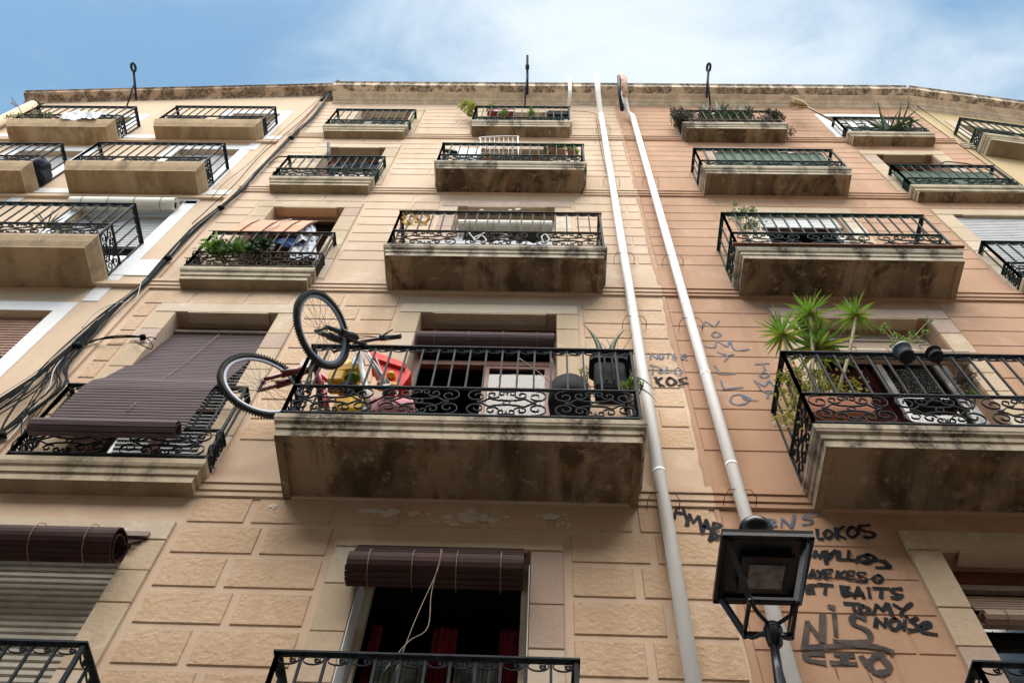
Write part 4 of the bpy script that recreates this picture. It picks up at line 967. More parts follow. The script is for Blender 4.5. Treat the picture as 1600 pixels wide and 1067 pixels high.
# ================================================================== toys on the bicycle balcony
def lumpy(mb, c, rx, ry, rz, seed=1, n=16, m_=11):
    """sagging bag: an uneven closed shape"""
    rn = random.Random(seed); c = Vector(c); o = len(mb.v); ph = [rn.uniform(0, 6) for _ in range(5)]
    for i in range(m_+1):
        f = pi*i/m_
        for jj in range(n):
            t = 2*pi*jj/n; k = 1+.16*sin(3*t+ph[0]+f)+.12*sin(5*t+ph[1]-2*f)+.10*sin(4*f+ph[2]+t)+rn.uniform(-.05, .05)
            if i in (0, m_): k = 1
            g = abs(cos(f))**.6*(1 if cos(f) > 0 else -1); h = sin(f)**.6
            mb.v.append(c+Vector((rx*h*cos(t)*k, ry*h*sin(t)*k, rz*g)))
    for i in range(m_):
        for jj in range(n): mb.f.append([o+i*n+jj, o+i*n+(jj+1) % n, o+(i+1)*n+(jj+1) % n, o+(i+1)*n+jj]); mb.m.append(mb.mi); mb.sm.append(True)
def blob(mb, c, rx, ry, rz, n=12, m_=8):
    c = Vector(c); o = len(mb.v)
    for i in range(m_+1):
        f = pi*i/m_
        for jj in range(n): t = 2*pi*jj/n; mb.v.append(c+Vector((rx*sin(f)*cos(t), ry*sin(f)*sin(t), rz*cos(f))))
    for i in range(m_):
        for jj in range(n): mb.f.append([o+i*n+jj, o+i*n+(jj+1) % n, o+(i+1)*n+(jj+1) % n, o+(i+1)*n+jj]); mb.m.append(mb.mi); mb.sm.append(True)
def rbox(mb, c, ax, ay, az_, k=.8):
    """box with chamfered corners"""
    c = Vector(c); A = [Vector(ax), Vector(ay), Vector(az_)]
    vs = []
    for s in (-1, 1):
        for (p, q) in ((-k, -1), (k, -1), (1, -k), (1, k), (k, 1), (-k, 1), (-1, k), (-1, -k)): vs.append(c+A[0]*p+A[1]*q+A[2]*s*.8)
    for s in (-1, 1):
        for (p, q) in ((-k, -1), (k, -1), (1, -k), (1, k), (k, 1), (-k, 1), (-1, k), (-1, -k)): vs.append(c+A[0]*p*.85+A[1]*q*.85+A[2]*s)
    fs = [(i, (i+1) % 8, 8+(i+1) % 8, 8+i) for i in range(8)]
    fs += [(8+i, 8+(i+1) % 8, 24+(i+1) % 8, 24+i) for i in range(8)]+[(16+i, 16+(i+1) % 8, (i+1) % 8, i) for i in range(8)]
    fs += [tuple(range(24, 32)), tuple(range(16, 24))[::-1]]
    mb.add(vs, fs, False)
ty = thing('ride_on_toy', (-1.45, 3.62, 5.3), 'yellow plastic ride-on toy with blue top between the two bicycles', 'toy')
y1 = MB(); rbox(y1, at(527, 597, 3.60), (.06, 0, 0), (0, .07, 0), (0, 0, .08)); rbox(y1, at(545, 586, 3.62), (.085, 0, .02), (0, .08, 0), (0, 0, .05))
y1.tube([at(553, 592, 3.62), at(560, 625, 3.66), at(545, 648, 3.66)], .03, 8); rbox(y1, at(545, 642, 3.62), (.10, 0, 0), (0, .08, 0), (0, 0, .10)); y1.tube([at(532, 580, 3.6), at(545, 566, 3.62)], .025, 8); blob(y1, at(536, 576, 3.58), .03, .03, .04)
y1.build('body', 'yellow_toy', ty)
y2 = MB(); rbox(y2, at(558, 573, 3.64), (.045, 0, 0), (0, .04, 0), (0, 0, .10)); blob(y2, at(545, 577, 3.59), .03, .03, .02); y2.build('top', 'blue_toy', ty)
y3 = MB(); blob(y3, at(551, 590, 3.57), .06, .05, .03); y3.build('seat', 'green_toy', ty)
y4 = MB(); y4.ring(at(553, 612, 3.58), (.5, -.8, .2), .09, .03, 20, 8); y4.build('wheel', 'blackplastic', ty)
rt = thing('toy_wheelbarrow', (-1.0, 3.7, 5.3), 'red plastic toy tub with yellow knob beside the white bicycle frame', 'toy')
def slabpoly(mb, px, Y, th):
    f = [at(x, y, Y) for x, y in px]; k = len(f); bk_ = [p+Vector((0, th, 0)) for p in f]
    mb.add(f+bk_, [tuple(range(k)), tuple(range(k, 2*k))[::-1]]+[(i, k+i, k+(i+1) % k, (i+1) % k) for i in range(k)])
r1 = MB(); slabpoly(r1, [(581, 552), (587, 553), (632, 570), (642, 582), (638, 590), (626, 606), (612, 608), (598, 592), (585, 572)], 3.66, .12)
slabpoly(r1, [(578, 548), (590, 551), (634, 567), (632, 574), (588, 560), (579, 556)], 3.63, .19); r1.build('tub', 'red_toy', rt)
MB().lathe(at(611, 589, 3.66), (0, -1, .15), [(.035, 0), (.035, .03), (.02, .045), (0, .047)], 12).build('knob', 'yellow_toy', rt)
y_ = MB(); rbox(y_, at(607, 604, 3.68), (.09, 0, -.02), (0, .04, 0), (0, 0, .025)); y_.build('handle', 'yellow_toy', rt)
cl = MB(); lumpy(cl, at(612, 640, 3.62), .18, .08, .09, 9); tag(cl.build('cloth_bundle', 'cloth_pink'), 'pink patterned cloth bundle on the floor of the bicycle balcony', 'cloth')

def crumple(mb, c4, Y0, Y1, amp=.03, n=12, m_=8, seed=1):
    """creased cloth spanning four photo corners; Y0 depth of the top edge, Y1 of the bottom edge"""
    rn = random.Random(seed); o = len(mb.v)
    A, B, C, D = at(*c4[0], Y0), at(*c4[1], Y0), at(*c4[2], Y1), at(*c4[3], Y1)
    ph = [rn.uniform(0, 6) for _ in range(6)]
    for i in range(n+1):
        for j in range(m_+1):
            u = i/n; v = j/m_; p = A.lerp(B, u).lerp(D.lerp(C, u), v)
            h = sin(u*9+ph[0]+v*3)*.5+sin(u*17+ph[1]-v*7)*.3+sin(v*13+ph[2]+u*4)*.35+rn.uniform(-.5, .5)
            mb.v.append(p+Vector((rn.uniform(-.3, .3)*amp, -h*amp, rn.uniform(-.4, .4)*amp)))
    for i in range(n):
        for j in range(m_): a = o+i*(m_+1)+j; mb.f.append([a, a+m_+1, a+m_+2, a+1]); mb.m.append(mb.mi); mb.sm.append(False)
# ================================================================== plants
def leafquad(mb, p, d, l, wd, up=Vector((0, 0, 1)), bend=0):
    d = d.normalized(); s = d.cross(up); s = s.normalized() if s.length > .05 else Vector((1, 0, 0)); nn = s.cross(d)
    a = p; b = p+d*l*.5+nn*bend*l; c = p+d*l+nn*bend*l*.2
    mb.add([a, b-s*wd/2, c, b+s*wd/2], [(0, 1, 2, 3)])
def rv(rnd): return Vector((rnd.gauss(0, 1), rnd.gauss(0, 1), rnd.gauss(0, 1))).normalized()
def bush(name, label, cat, base, cen, rad, n, leaf, m_, stems=7, pot=None, group=None, sm='stemdark', seed=0, droop=0, ratio=.55):
    base = Vector(base); cen = Vector(cen); rnd = random.Random(seed+int(cen.x*50))
    t_ = thing(name, base, label, cat, group); st = MB(); lf = MB(); tips = []
    for i in range(stems):
        e = rv(rnd); tip = cen+Vector((e.x*rad[0], e.y*rad[1], abs(e.z)*rad[2]*.9-droop*rad[2]))
        mid = base.lerp(tip, .5)+rv(rnd)*.05; st.tube(curve([base, mid, tip], 3), .005, 4, False); tips += [mid, tip, mid.lerp(tip, .5)]
    st.build('stems', sm, t_)
    cl_ = [(cen+Vector((q.x*rad[0], q.y*rad[1], q.z*rad[2]))*1.0, rnd.uniform(.22, .42)) for q in [rv(rnd)*rnd.uniform(.35, 1) for _ in range(max(6, stems*2))]]
    for i in range(n):
        c_, s_ = rnd.choice(cl_); q = rv(rnd)*(rnd.random()**.5)*s_
        p = c_+Vector((q.x*rad[0], q.y*rad[1], q.z*rad[2])); d = (rv(rnd)+Vector((0, 0, .3)))
        leafquad(lf, p, d, leaf*rnd.uniform(.6, 1.3), leaf*ratio*rnd.uniform(.7, 1.2), rv(rnd), rnd.uniform(-.2, .2))
    lf.build('foliage', m_, t_)
    if pot: mkpot(t_, base, *pot)
    return t_
def mkpot(t_, base, r, h, m_):
    p = Vector(base)-Vector((0, 0, h)); q = MB(); q.lathe(p, (0, 0, 1), [(0, 0), (r*.72, 0), (r*.95, h*.85), (r*1.06, h*.85), (r*1.06, h), (r*.9, h), (r*.88, h*.9), (0, h*.9)], 16); q.build('pot', m_, t_)
def strap(mb, p, d, l, wd, droop=.3, n=4, rnd=random, fold=.25):
    """long tapering leaf"""
    d = d.normalized(); s = d.cross(Vector((0, 0, 1))); s = s.normalized() if s.length > .05 else Vector((1, 0, 0)); prev = None; o = len(mb.v)
    q = Vector(p); dd = d.copy(); prof = [.55, 1, .85, .5, .04] if n == 4 else [.6, 1, .95, .8, .55, .3, .03]
    for i in range(n+1):
        w_ = wd*prof[min(i, len(prof)-1)]/2; up_ = s.cross(dd).normalized()
        mb.v += [q-s*w_+up_*w_*fold, q, q+s*w_+up_*w_*fold]
        dd = (dd+Vector((0, 0, -droop/n))).normalized(); q = q+dd*(l/n)
    for i in range(n):
        for jj in range(2): mb.f.append([o+i*3+jj, o+i*3+jj+1, o+(i+1)*3+jj+1, o+(i+1)*3+jj]); mb.m.append(mb.mi); mb.sm.append(True)
# dracaena heads on thin trunks
rnd = random.Random(3)
for i, (foot, head, R_h, lab) in enumerate((((1266, 640, 3.60), (1266, 492, 3.50), .24, 'tall spiky dracaena, its head highest, in the middle of three on the right balcony'),
                              ((1240, 640, 3.62), (1224, 524, 3.50), .25, 'spiky dracaena leaning left over the railing corner, leftmost of three'),
                              ((1300, 640, 3.62), (1338, 494, 3.50), .22, 'spiky dracaena leaning right on a long pale trunk, rightmost of three'),
                              ((1275, 640, 3.70), (1278, 545, 3.62), .30, 'low bushy dracaena with broad dark leaves behind the tall ones'))):
    F = at(*foot); Hh = at(*head)
    t_ = thing('dracaena_plant', F, lab, 'plant', 'spiky dracaenas on the right balcony')
    MB().tube(curve([F, F.lerp(Hh, .5)+Vector((.02, 0, 0)), Hh]), [.017]*6+[.014]*5 if False else .014, 8).build('trunk', 'stem', t_)
    lf = MB(); n_ = 44 if i < 3 else 56
    for k in range(n_):
        u = k/n_; th = k*2.399; el_ = -0.45+1.85*u+rnd.uniform(-.15, .15)
        d = Vector((cos(th)*cos(el_), sin(th)*cos(el_), sin(el_)))
        lf.mi = 1 if (u < .12) else 0
        strap(lf, Hh+Vector((0, 0, .04*u)), d, R_h*rnd.uniform(.7, 1.22), rnd.uniform(.017, .026) if i < 3 else .034, rnd.uniform(.1, .95), rnd=rnd)
    lf.build('leaves', ['leaf' if i == 3 else 'leaf_bright', 'leaf_yellow'], t_)
# jade plant in long terracotta trough, spilling over the corner
jt = bush('jade_plant', 'yellow-green jade plant spilling over the corner of the right balcony from a long pot', 'plant', at(1300, 640, 3.60), at(1262, 602, 3.58), (.24, .12, .16), 620, .030, 'leaf_yellow', 10, ratio=.6, seed=5)
j2 = MB()
for k in range(420):
    c = rnd.choice(((1240, 625), (1233, 650), (1228, 590), (1325, 605), (1345, 608), (1280, 575), (1225, 655), (1300, 600), (1228, 612)))
    p = at(c[0]+rnd.gauss(0, 9), c[1]+rnd.gauss(0, 9), 3.56+rnd.gauss(0, .03)); leafquad(j2, p, rv(rnd), .032, .02, rv(rnd))
j2.build('trailing_foliage', 'leaf_yellow', jt)
tp = MB(); p = at(1310, 640, 3.56); tp.add([(p.x-.24, 3.52, 5.80), (p.x+.26, 3.52, 5.80), (p.x+.24, 3.54, 5.62), (p.x-.22, 3.54, 5.62), (p.x-.24, 3.70, 5.80), (p.x+.26, 3.70, 5.80), (p.x+.24, 3.68, 5.62), (p.x-.22, 3.68, 5.62)], [(0, 3, 2, 1), (4, 5, 6, 7), (3, 7, 6, 2), (0, 4, 7, 3), (1, 2, 6, 5), (0, 1, 5, 4)])
tp.build('trough', 'terracotta', jt)
bush('potted_herb', 'faint leafy stem behind the bars near the right end of the right balcony', 'plant', at(1520, 640, 3.7), at(1515, 608, 3.6), (.05, .04, .12), 40, .03, 'leaf', 3)
tb_ = MB(); c0 = at(1505, 590, 3.9)
for k in range(90): tb_.tube(curve([c0+rv(rnd)*.03, c0+rv(rnd)*.08, c0+Vector((0, 0, -.06))+rv(rnd)*.11], 3), .0022, 3, False)
tag(tb_.build('air_plant', 'stemdark'), 'dark tangled air plant hanging beside the white door frame', 'plant')
# hanging pots on the right handrail
for (x, y, m_, lab, lv) in ((1414, 553, 'greyblue', 'grey-blue flowerpot with green sprigs hung on the right handrail', True), (1460, 553, 'blackplastic', 'small black empty pot hung on the right handrail by a wire hoop', False)):
    c = at(x, y, 3.40); t_ = thing('hanging_pot', c, lab, 'flowerpot', 'flowerpots hung on the handrail')
    r_ = .062 if lv else .055; h_ = .12 if lv else .07
    MB().lathe(c+Vector((0, 0, -.04)), (0, 0, 1), [(0, 0), (r_*.8, 0), (r_*.85, .015), (r_, h_*.8), (r_*1.12, h_*.82), (r_*1.12, h_), (r_*.95, h_), (0, h_*.9)], 18).build('pot', m_, t_)
    MB().lathe(c+Vector((0, 0, -.06)), (0, 0, 1), [(0, 0), (r_*.9, 0), (r_*1.05, .03), (r_*.95, .03), (0, .025)], 18).build('saucer', 'blackplastic', t_)
    MB().tube(curve([c+Vector((-r_, 0, .06)), c+Vector((-r_*.8, .03, .19)), c+Vector((r_*.8, .03, .19)), c+Vector((r_, 0, .06))]), .003, 4).build('hoop', 'iron', t_)
    if lv:
        st = MB(); lf = MB()
        for (tx, ty_) in ((1385, 510), (1400, 525), (1430, 530), (1446, 520), (1452, 500), (1398, 540), (1412, 532), (1380, 515), (1425, 522)):
            tip = at(tx, ty_, 3.38+rnd.uniform(-.04, .04)); st.tube([c+Vector((0, 0, .07)), tip], .0022, 4, False)
            for k in range(26): leafquad(lf, tip+rv(rnd)*.028, rv(rnd), .022, .016, rv(rnd))
        st.build('stems', 'leaf_yellow', t_); lf.build('foliage', 'leaf_bright', t_)
# agave in black planter on the bicycle balcony
ag = thing('agave_planter', at(950, 640, 3.70), 'agave in a raised black plastic planter at the right end of the bicycle balcony', 'plant')
lf = MB()
for (bx, by, tx, ty_, b_) in ((940, 562, 911, 506, .03), (955, 562, 977, 514, -.03), (985, 585, 1023, 610, .02), (985, 600, 1024, 626, .02)):
    A = at(bx, by, 3.62); T = at(tx, ty_, 3.55 if by < 580 else 3.50); n_ = 8; o = len(lf.v)
    for i in range(n_+1):
        u = i/n_; q = A.lerp(T, u)+Vector((b_*sin(u*pi)*1.2, 0, .02*sin(u*pi))); w_ = (.030 if by < 580 else .014)*(1-u**1.6)+.001
        d = (T-A).normalized(); s = d.cross(Vector((0, -1, .3))).normalized()
        lf.v += [q-s*w_, q+Vector((0, .014*(1-u), 0)), q+s*w_, q+Vector((0, -.005, 0))]
    for i in range(n_):
        for jj in range(4): lf.f.append([o+i*4+jj, o+i*4+(jj+1) % 4, o+(i+1)*4+(jj+1) % 4, o+(i+1)*4+jj]); lf.m.append(0); lf.sm.append(True)
lf.build('leaves', 'leaf_blue', ag)
pl = MB(); c = at(951, 578, 3.66)
rbox(pl, c+Vector((0, 0, .04)), (.155, 0, 0), (0, .11, 0), (0, 0, .045), .75); rbox(pl, c+Vector((0, 0, -.20)), (.12, 0, 0), (0, .09, 0), (0, 0, .20), .85)
for dx in (-.04, .02, .06): pl.box(c.x+dx-.007, c.x+dx+.007, c.y-.115, c.y-.10, c.z-.35, c.z+.05)
rbox(pl, c+Vector((0, 0, .12)), (.12, 0, 0), (0, .08, 0), (0, 0, .04), .75)
pl.build('planter', 'blackplastic', ag)
tw = MB()
for (tx, ty_) in ((988, 521), (965, 533), (940, 536), (948, 530), (990, 545), (925, 545)): tw.tube(curve([at(955, 565, 3.62), at((955+tx)/2+4, (565+ty_)/2, 3.6), at(tx, ty_, 3.58)], 3), .0025, 4, False)
tw.build('dry_twigs', 'stemdark', ag)
bush('succulent', 'bright green succulent at the right corner of the bicycle balcony', 'plant', at(990, 640, 3.56), at(987, 603, 3.54), (.10, .06, .09), 230, .035, 'leaf_bright', 6, ratio=.6)
bush('creeping_plant', 'sparse yellowish creeper left of the black planter', 'plant', at(915, 640, 3.8), at(913, 585, 3.78), (.06, .05, .15), 130, .022, 'leaf_yellow', 5)
tag(MB().lathe(at(890, 640, 3.7), (0, 0, 1), [(0, 0), (.155, 0), (.165, .10), (.155, .28), (.02, .34), (0, .34)], 22).build('round_bin', 'blackplastic'), 'round black lidded tub behind the bars under the window', 'tub')
tag(MB().tube(curve([at(812, 560, 3.9), at(840, 580, 3.88), at(868, 600, 3.8), at(862, 560, 3.7)]), .004, 5).build('string', 'cord'), 'pale string slung across the open window of the bicycle balcony', 'string')
# third floor balcony: golden garland, knotted ropes, white sheet
gl_ = MB()
for k in range(150):
    t = k/150*2*pi*2; cx, cy = ((640, 342), (661, 342))[k % 2]; p = at(cx+9*cos(t)+rnd.gauss(0, 1.5), cy+8*sin(t)+rnd.gauss(0, 1.5), 3.6); leafquad(gl_, p, rv(rnd), .04, .028, rv(rnd))
tag(gl_.build('leaf_garland', 'leaf_gold'), 'golden autumn leaf garland at the left end of the third floor centre railing', 'garland')
for px, lab in (([(733, 364), (743, 374), (752, 368), (760, 376), (748, 378), (740, 372), (757, 364)], 'white rope knotted on the middle of the third floor railing'), ([(846, 370), (850, 378), (858, 374), (852, 366), (846, 370)], 'small white rope loop on the right part of the third floor railing')):
    tag(MB().tube(curve([at(x, y, 3.54) for x, y in px]), .006, 5).build('rope', 'whitecord'), lab, 'rope', 'ropes tied on the railing')
sh = MB(); wavy(sh, -1.50, .02, 3.80, 9.1, 9.42, .015, 30); tag(sh.build('white_sheet', 'cloth_white'), 'white sheet stretched low behind the bars of the third floor centre balcony', 'sheet')
# fourth floor centre: drying rack, pots
dr = thing('drying_rack', at(780, 250, 3.8), 'white wire drying rack standing above the fourth floor centre railing', 'drying rack')
f_ = MB(); f_.tube(curve([at(751, 244, 3.72), at(751, 220, 3.70), at(754, 215, 3.70), at(805, 213.5, 3.70), at(809, 218, 3.70), at(810, 244, 3.72)]), .010, 6); f_.build('frame', 'frame_white', dr)
f_ = MB()
for k in range(1, 8): f_.tube([at(751+k*7.2, 215, 3.70), at(751+k*7.2, 246, 3.72)], .0035, 4)
for k in range(1, 4): f_.tube([at(751, 215+k*8, 3.70), at(810, 214+k*8, 3.70)], .0035, 4)
f_.build('wires', 'frame_white', dr)
for (x, y, m_, lf_, lab) in ((861, 238, 'terracotta', 'leaf', 'terracotta pot with upright green leaves on the fourth floor centre balcony'), (877, 240, 'terracotta', 'leaf', 'middle small grey-green plant on the fourth floor centre balcony'), (895, 240, 'terracotta', 'leaf_bright', 'rightmost green plant on the fourth floor centre balcony')):
    bush('potted_plant', lab, 'plant', at(x, y, 3.72), at(x, y-4, 3.70), (.09, .06, .22), 220, .06, lf_, 6, pot=(.07, .12, m_), group='potted plants on the fourth floor balcony', ratio=.3)
wh = MB(); p = at(735, 246, 3.85); wh.box(p.x-.22, p.x+.14, 3.80, 3.84, p.z-.3, p.z+.28); tag(wh.build('white_board', 'cloth_white'), 'white board leaning behind the left bars of the fourth floor centre balcony', 'board')
tag(MB().tube([at(698, 236, 3.7), at(712, 240, 3.7)], [.03, .04], 8).build('black_lamp', 'blackplastic'), 'small black fitting at the left end of the fourth floor centre balcony', 'fitting')
# top centre plants
bush('shrub', 'yellow-green shrub hanging out at the left end of the top centre balcony', 'plant', at(742, 184, 3.85), at(731, 170, 3.80), (.17, .10, .42), 420, .055, 'leaf_yellow', 9, seed=3, group='plants on the top centre balcony')
bush('shrub', 'small green plant showing above the left handrail of the top centre balcony', 'plant', at(767, 178, 3.85), at(767, 167, 3.85), (.06, .06, .16), 120, .05, 'leaf_yellow', 5, pot=(.06, .1, 'redpot'), group='plants on the top centre balcony')
for x, lab in ((788, 'left of two vivid green herbs poking through the top centre railing'), (830, 'right of two vivid green herbs poking through the top centre railing')):
    bush('herb_plant', lab, 'plant', at(x, 186, 3.76), at(x, 176, 3.74), (.065, .05, .16), 190, .045, 'leaf_bright', 5, group='plants on the top centre balcony')
tr2 = MB(); p = at(785, 176, 3.9); tr2.box(p.x-.2, p.x+.2, 3.86, 3.95, p.z-.08, p.z+.05); tr2.box(p.x-.21, p.x+.21, 3.85, 3.96, p.z+.052, p.z+.08); tag(tr2.build('flower_trough', 'redpot'), 'dark red flower trough on the top centre balcony', 'flower trough')
dk = MB(); rbox(dk, at(871, 180, 3.88), (.17, 0, 0), (0, .05, 0), (0, 0, .12), .8); tag(dk.build('dark_box', 'blackplastic'), 'dark box at the right end of the top centre balcony', 'box')
# pink top balcony: shrub, spiky plants
bush('shrub', 'grey-green bushy shrub bulging out left of the top balcony of the pink house', 'plant', at(1075, 200, 3.85), at(1064, 184, 3.80), (.20, .14, .40), 2400, .05, 'leaf_greydark', 14, seed=8, group='plants on the top balcony of the pink house', ratio=.35)
bush('shrub', 'dry bushy plant at the right end of the top balcony of the pink house', 'plant', at(1210, 200, 3.85), at(1208, 184, 3.80), (.20, .12, .22), 1500, .045, 'leaf_greydark', 10, seed=9, group='plants on the top balcony of the pink house', ratio=.4)
bush('creeper', 'small creeper trailing off the right end of the top pink balcony slab', 'plant', at(1228, 200, 3.78), at(1233, 206, 3.85), (.09, .1, .22), 110, .04, 'leaf_dry', 5, seed=2, droop=.8, group='plants on the top balcony of the pink house')
for k, (bx, tops) in enumerate(((1105, ((1094, 159), (1107, 163), (1090, 176), (1112, 170))), (1125, ((1118, 160), (1123, 162), (1131, 160), (1136, 172))), (1145, ((1137, 165), (1152, 178), (1140, 180))), (1165, ((1164, 162), (1170, 163), (1155, 168), (1175, 176))))):
    t_ = thing('spiky_plant', at(bx, 192, 3.80), ('leftmost', 'second', 'third', 'rightmost')[k]+' clump of dark sword-like leaves on the top pink balcony', 'plant', 'sword-leaved plants on the top pink balcony'); lf = MB()
    for (tx, ty_) in tuple((a_, b_-3) for a_, b_ in tops)+tuple((bx+rnd.uniform(-16, 16), 160+rnd.uniform(0, 20)) for _ in range(14)):
        A = at(bx+rnd.uniform(-5, 5), 186, 3.84); T = at(tx, ty_, 3.76+rnd.uniform(-.06, .03)); strap(lf, A, T-A, (T-A).length, .075, .0, rnd=rnd)
    lf.build('leaves', 'leaf_dark', t_)
us = MB()
for k in range(500):
    p = at(rnd.uniform(1080, 1225), rnd.gauss(187, 2), 3.77); leafquad(us, p, rv(rnd), .04, .02, rv(rnd))
tag(us.build('low_foliage', 'leaf_dry'), 'low dry foliage along the foot of the top pink railing', 'foliage')
# agave on the top right balcony, broom-like dry stalk
t_ = thing('spiky_plant', at(1398, 207, 3.85), 'dark spiky plant on the small top right balcony', 'plant'); lf = MB()
for k in range(44):
    th = rnd.uniform(0, 2*pi); e = rnd.uniform(.1, 1.4); A = at(1394+rnd.uniform(-14, 14), 205, 3.86); strap(lf, A, Vector((cos(th)*cos(e), sin(th)*cos(e)*.6-.1, sin(e))), rnd.uniform(.3, .62), .035, rnd.uniform(.1, .5), rnd=rnd)
lf.build('leaves', 'leaf_dark', t_)
t_ = thing('straw_broom', at(1300, 187, 3.8), 'old straw broom leaning out from the small top right balcony', 'broom')
MB().tube([at(1302, 190, 3.82), at(1262, 168, 3.72)], .018, 7).build('stick', 'stem', t_)
h_ = MB(); A = at(1264, 168, 3.72)
for k in range(70): T = at(1240+rnd.gauss(0, 5)+rnd.uniform(-4, 8), 160+rnd.gauss(0, 5)+rnd.uniform(-2, 5), 3.70+rnd.gauss(0, .03)); h_.tube([A, A.lerp(T, .6)+rv(rnd)*.02, T], .006, 3, False)
h_.build('bristles', 'leaf_straw', t_)
# pink third floor shrub
bush('potted_shrub', 'light green airy shrub at the left end of the third floor pink balcony', 'plant', at(1165, 372, 3.70), at(1164, 340, 3.66), (.20, .12, .42), 420, .035, 'leaf', 12, seed=12, ratio=.7, sm='stem')
# left house plants and cloths
bush('climbing_plant', 'thin twiggy plant straggling over the top left railing', 'plant', at(45, 190, 3.7), at(52, 184, 3.68), (.45, .08, .10), 200, .045, 'leaf', 12, seed=14)
tgw = MB()
for q in ([(40, 188), (30, 170), (18, 153)], [(25, 166), (17, 160)], [(45, 188), (25, 180), (10, 184)], [(52, 186), (53, 176), (51, 168)]): tgw.tube(curve([at(x, y, 3.68) for x, y in q]), .009, 4, False)
tag(tgw.build('dry_twig', 'stemdark'), 'bare twigs poking up left of the top left railing against the sky', 'twigs')
cs = MB(); crumple(cs, ((106, 174), (171, 174), (148, 186), (92, 185)), 3.64, 3.63, .03, 16, 6, 6); tag(cs.build('hanging_cloth', 'cloth_white'), 'white cloth hung over the top left railing', 'cloth')
bg_ = thing('dark_bag', at(62, 290, 3.75), 'dark navy bag bulging over the railing end on the far left', 'bag')
q = MB(); lumpy(q, at(65, 269, 3.84), .09, .15, .17, 5); lumpy(q, at(60, 258, 3.70), .14, .07, .10, 6); q.build('bag', 'cloth_dark', bg_)
for x, lab in ((72, 'left dry spiky plant behind the bars of the wide left balcony'), (150, 'right dry spiky plant behind the bars of the wide left balcony')):
    t_ = thing('spiky_plant', at(x, 356, 3.6), lab, 'plant', 'spiky plants on the wide left balcony'); lf = MB()
    for k in range(22):
        th = rnd.uniform(0, 2*pi); e = rnd.uniform(.3, 1.4); strap(lf, at(x, 356, 3.62), Vector((cos(th)*cos(e), sin(th)*cos(e)*.5, sin(e))), rnd.uniform(.2, .42), .02, .3, rnd=rnd)
    lf.build('leaves', 'leaf_dry', t_)
# left railings: laundry and plants
bush('potted_plant', 'leafy green plant under the bamboo blind on the left railing', 'plant', at(350, 412, 3.88), at(352, 390, 3.80), (.20, .08, .22), 260, .075, 'leaf', 9, seed=21, ratio=.6)
bush('potted_plant', 'small bright sprig poking out left of the bamboo blind', 'plant', at(340, 395, 3.84), at(330, 378, 3.82), (.07, .05, .16), 22, .09, 'leaf_bright', 4, seed=22, ratio=.6)
bush('potted_plant', 'dark broad-leaved plant in shade under the bamboo blind', 'plant', at(395, 412, 3.9), at(405, 388, 3.84), (.22, .06, .15), 90, .10, 'leaf_dark', 7, seed=23, ratio=.7)
cw = MB(); crumple(cw, ((462, 374), (492, 372), (497, 402), (452, 405)), 3.90, 3.90, .03, 10, 10, 2); crumple(cw, ((474, 350), (492, 350), (498, 374), (462, 376)), 3.93, 3.86, .04, 9, 8, 3)
tag(cw.build('plastic_bags', 'cloth_white'), 'crumpled white plastic sheeting behind the bars under the bamboo blind', 'plastic sheeting')
cb_ = MB(); crumple(cb_, ((398, 374), (476, 372), (470, 384), (402, 381)), 3.90, 3.88, .03, 14, 5, 4); tag(cb_.build('blue_tarp', 'cloth_blue'), 'dark blue tarp folded under the bamboo blind', 'tarp')
cdk = MB()
crumple(cdk, ((515, 257), (600, 253), (592, 268), (505, 271)), 3.90, 3.88, .05, 20, 7, 5)
tag(cdk.build('dark_laundry', 'cloth_dark'), 'dark laundry hung behind the second small railing from the top left', 'laundry')
tag(MB().tube([at(514, 256, 3.86), at(513, 224, 3.86)], .022, 7).build('wooden_post', 'iron'), 'black post standing up behind the second small railing from the top', 'post')
# shade cloths behind green-black railings
def screen(x0, x1, y, z0, z1, lab):
    s = MB(); wavy(s, x0, x1, y, z0, z1, .006, 24); return tag(s.build('shade_cloth', 'mesh_green'), lab, 'shade cloth', 'green shade cloths tied behind railings')
screen(2.30, 3.80, 3.70, 11.95, 12.58, 'green shade cloth behind the railing of the fourth floor pink balcony')
screen(4.74, 6.05, 3.90, 11.65, 12.42, 'green shade cloth behind the railing of the small balcony at the right edge')
wb = MB(); slabpoly(wb, [(10, 664), (32, 661), (34, 664), (12, 668), (0, 668)], 3.9, .03) if False else None
tag(MB().tube([at(-3, 682, 3.94), at(10, 679, 3.94)], .03, 8).build('cable_end', 'cable'), 'thick black cable end at the left edge of the picture', 'cable')

# ================================================================== graffiti (strokes measured on the wall)
def graffiti(b, strokes, wd, m_, lab, sc=1, ox=0, oy=0, Y=3.988):
    mb = MB(); q_ = 0
    for s in strokes:
        P = [at(ox+x/sc, oy+y/sc, Y-.0004*(q_ % 5)) for x, y in s]; q_ += 1
        if len(P) >= 5 and (P[0]-P[-1]).length < .02:        # closed letter shape
            C_ = P[:-1]; k_ = len(C_); Q_ = []
            for a in range(k_):
                p0, p1, p2, p3 = C_[a-1], C_[a], C_[(a+1) % k_], C_[(a+2) % k_]
                for e in range(5):
                    u = e/5; Q_.append(.5*((2*p1)+(p2-p0)*u+(2*p0-5*p1+4*p2-p3)*u*u+(3*p1-p0-3*p2+p3)*u**3))
            _stroke(mb, Q_+[Q_[0]], wd, q_); q_ += 1; continue
        subs = [[P[0]]]
        for i in range(1, len(P)):
            subs[-1].append(P[i])
            if i < len(P)-1 and (P[i]-P[i-1]).angle(P[i+1]-P[i]) > 1.75: subs.append([P[i]])
        for P in subs:
            if len(P) > 2: P = curve(P, 4)
            _stroke(mb, P, wd, q_); q_ += 1
    return mb.build('graffiti', m_, b, lab)
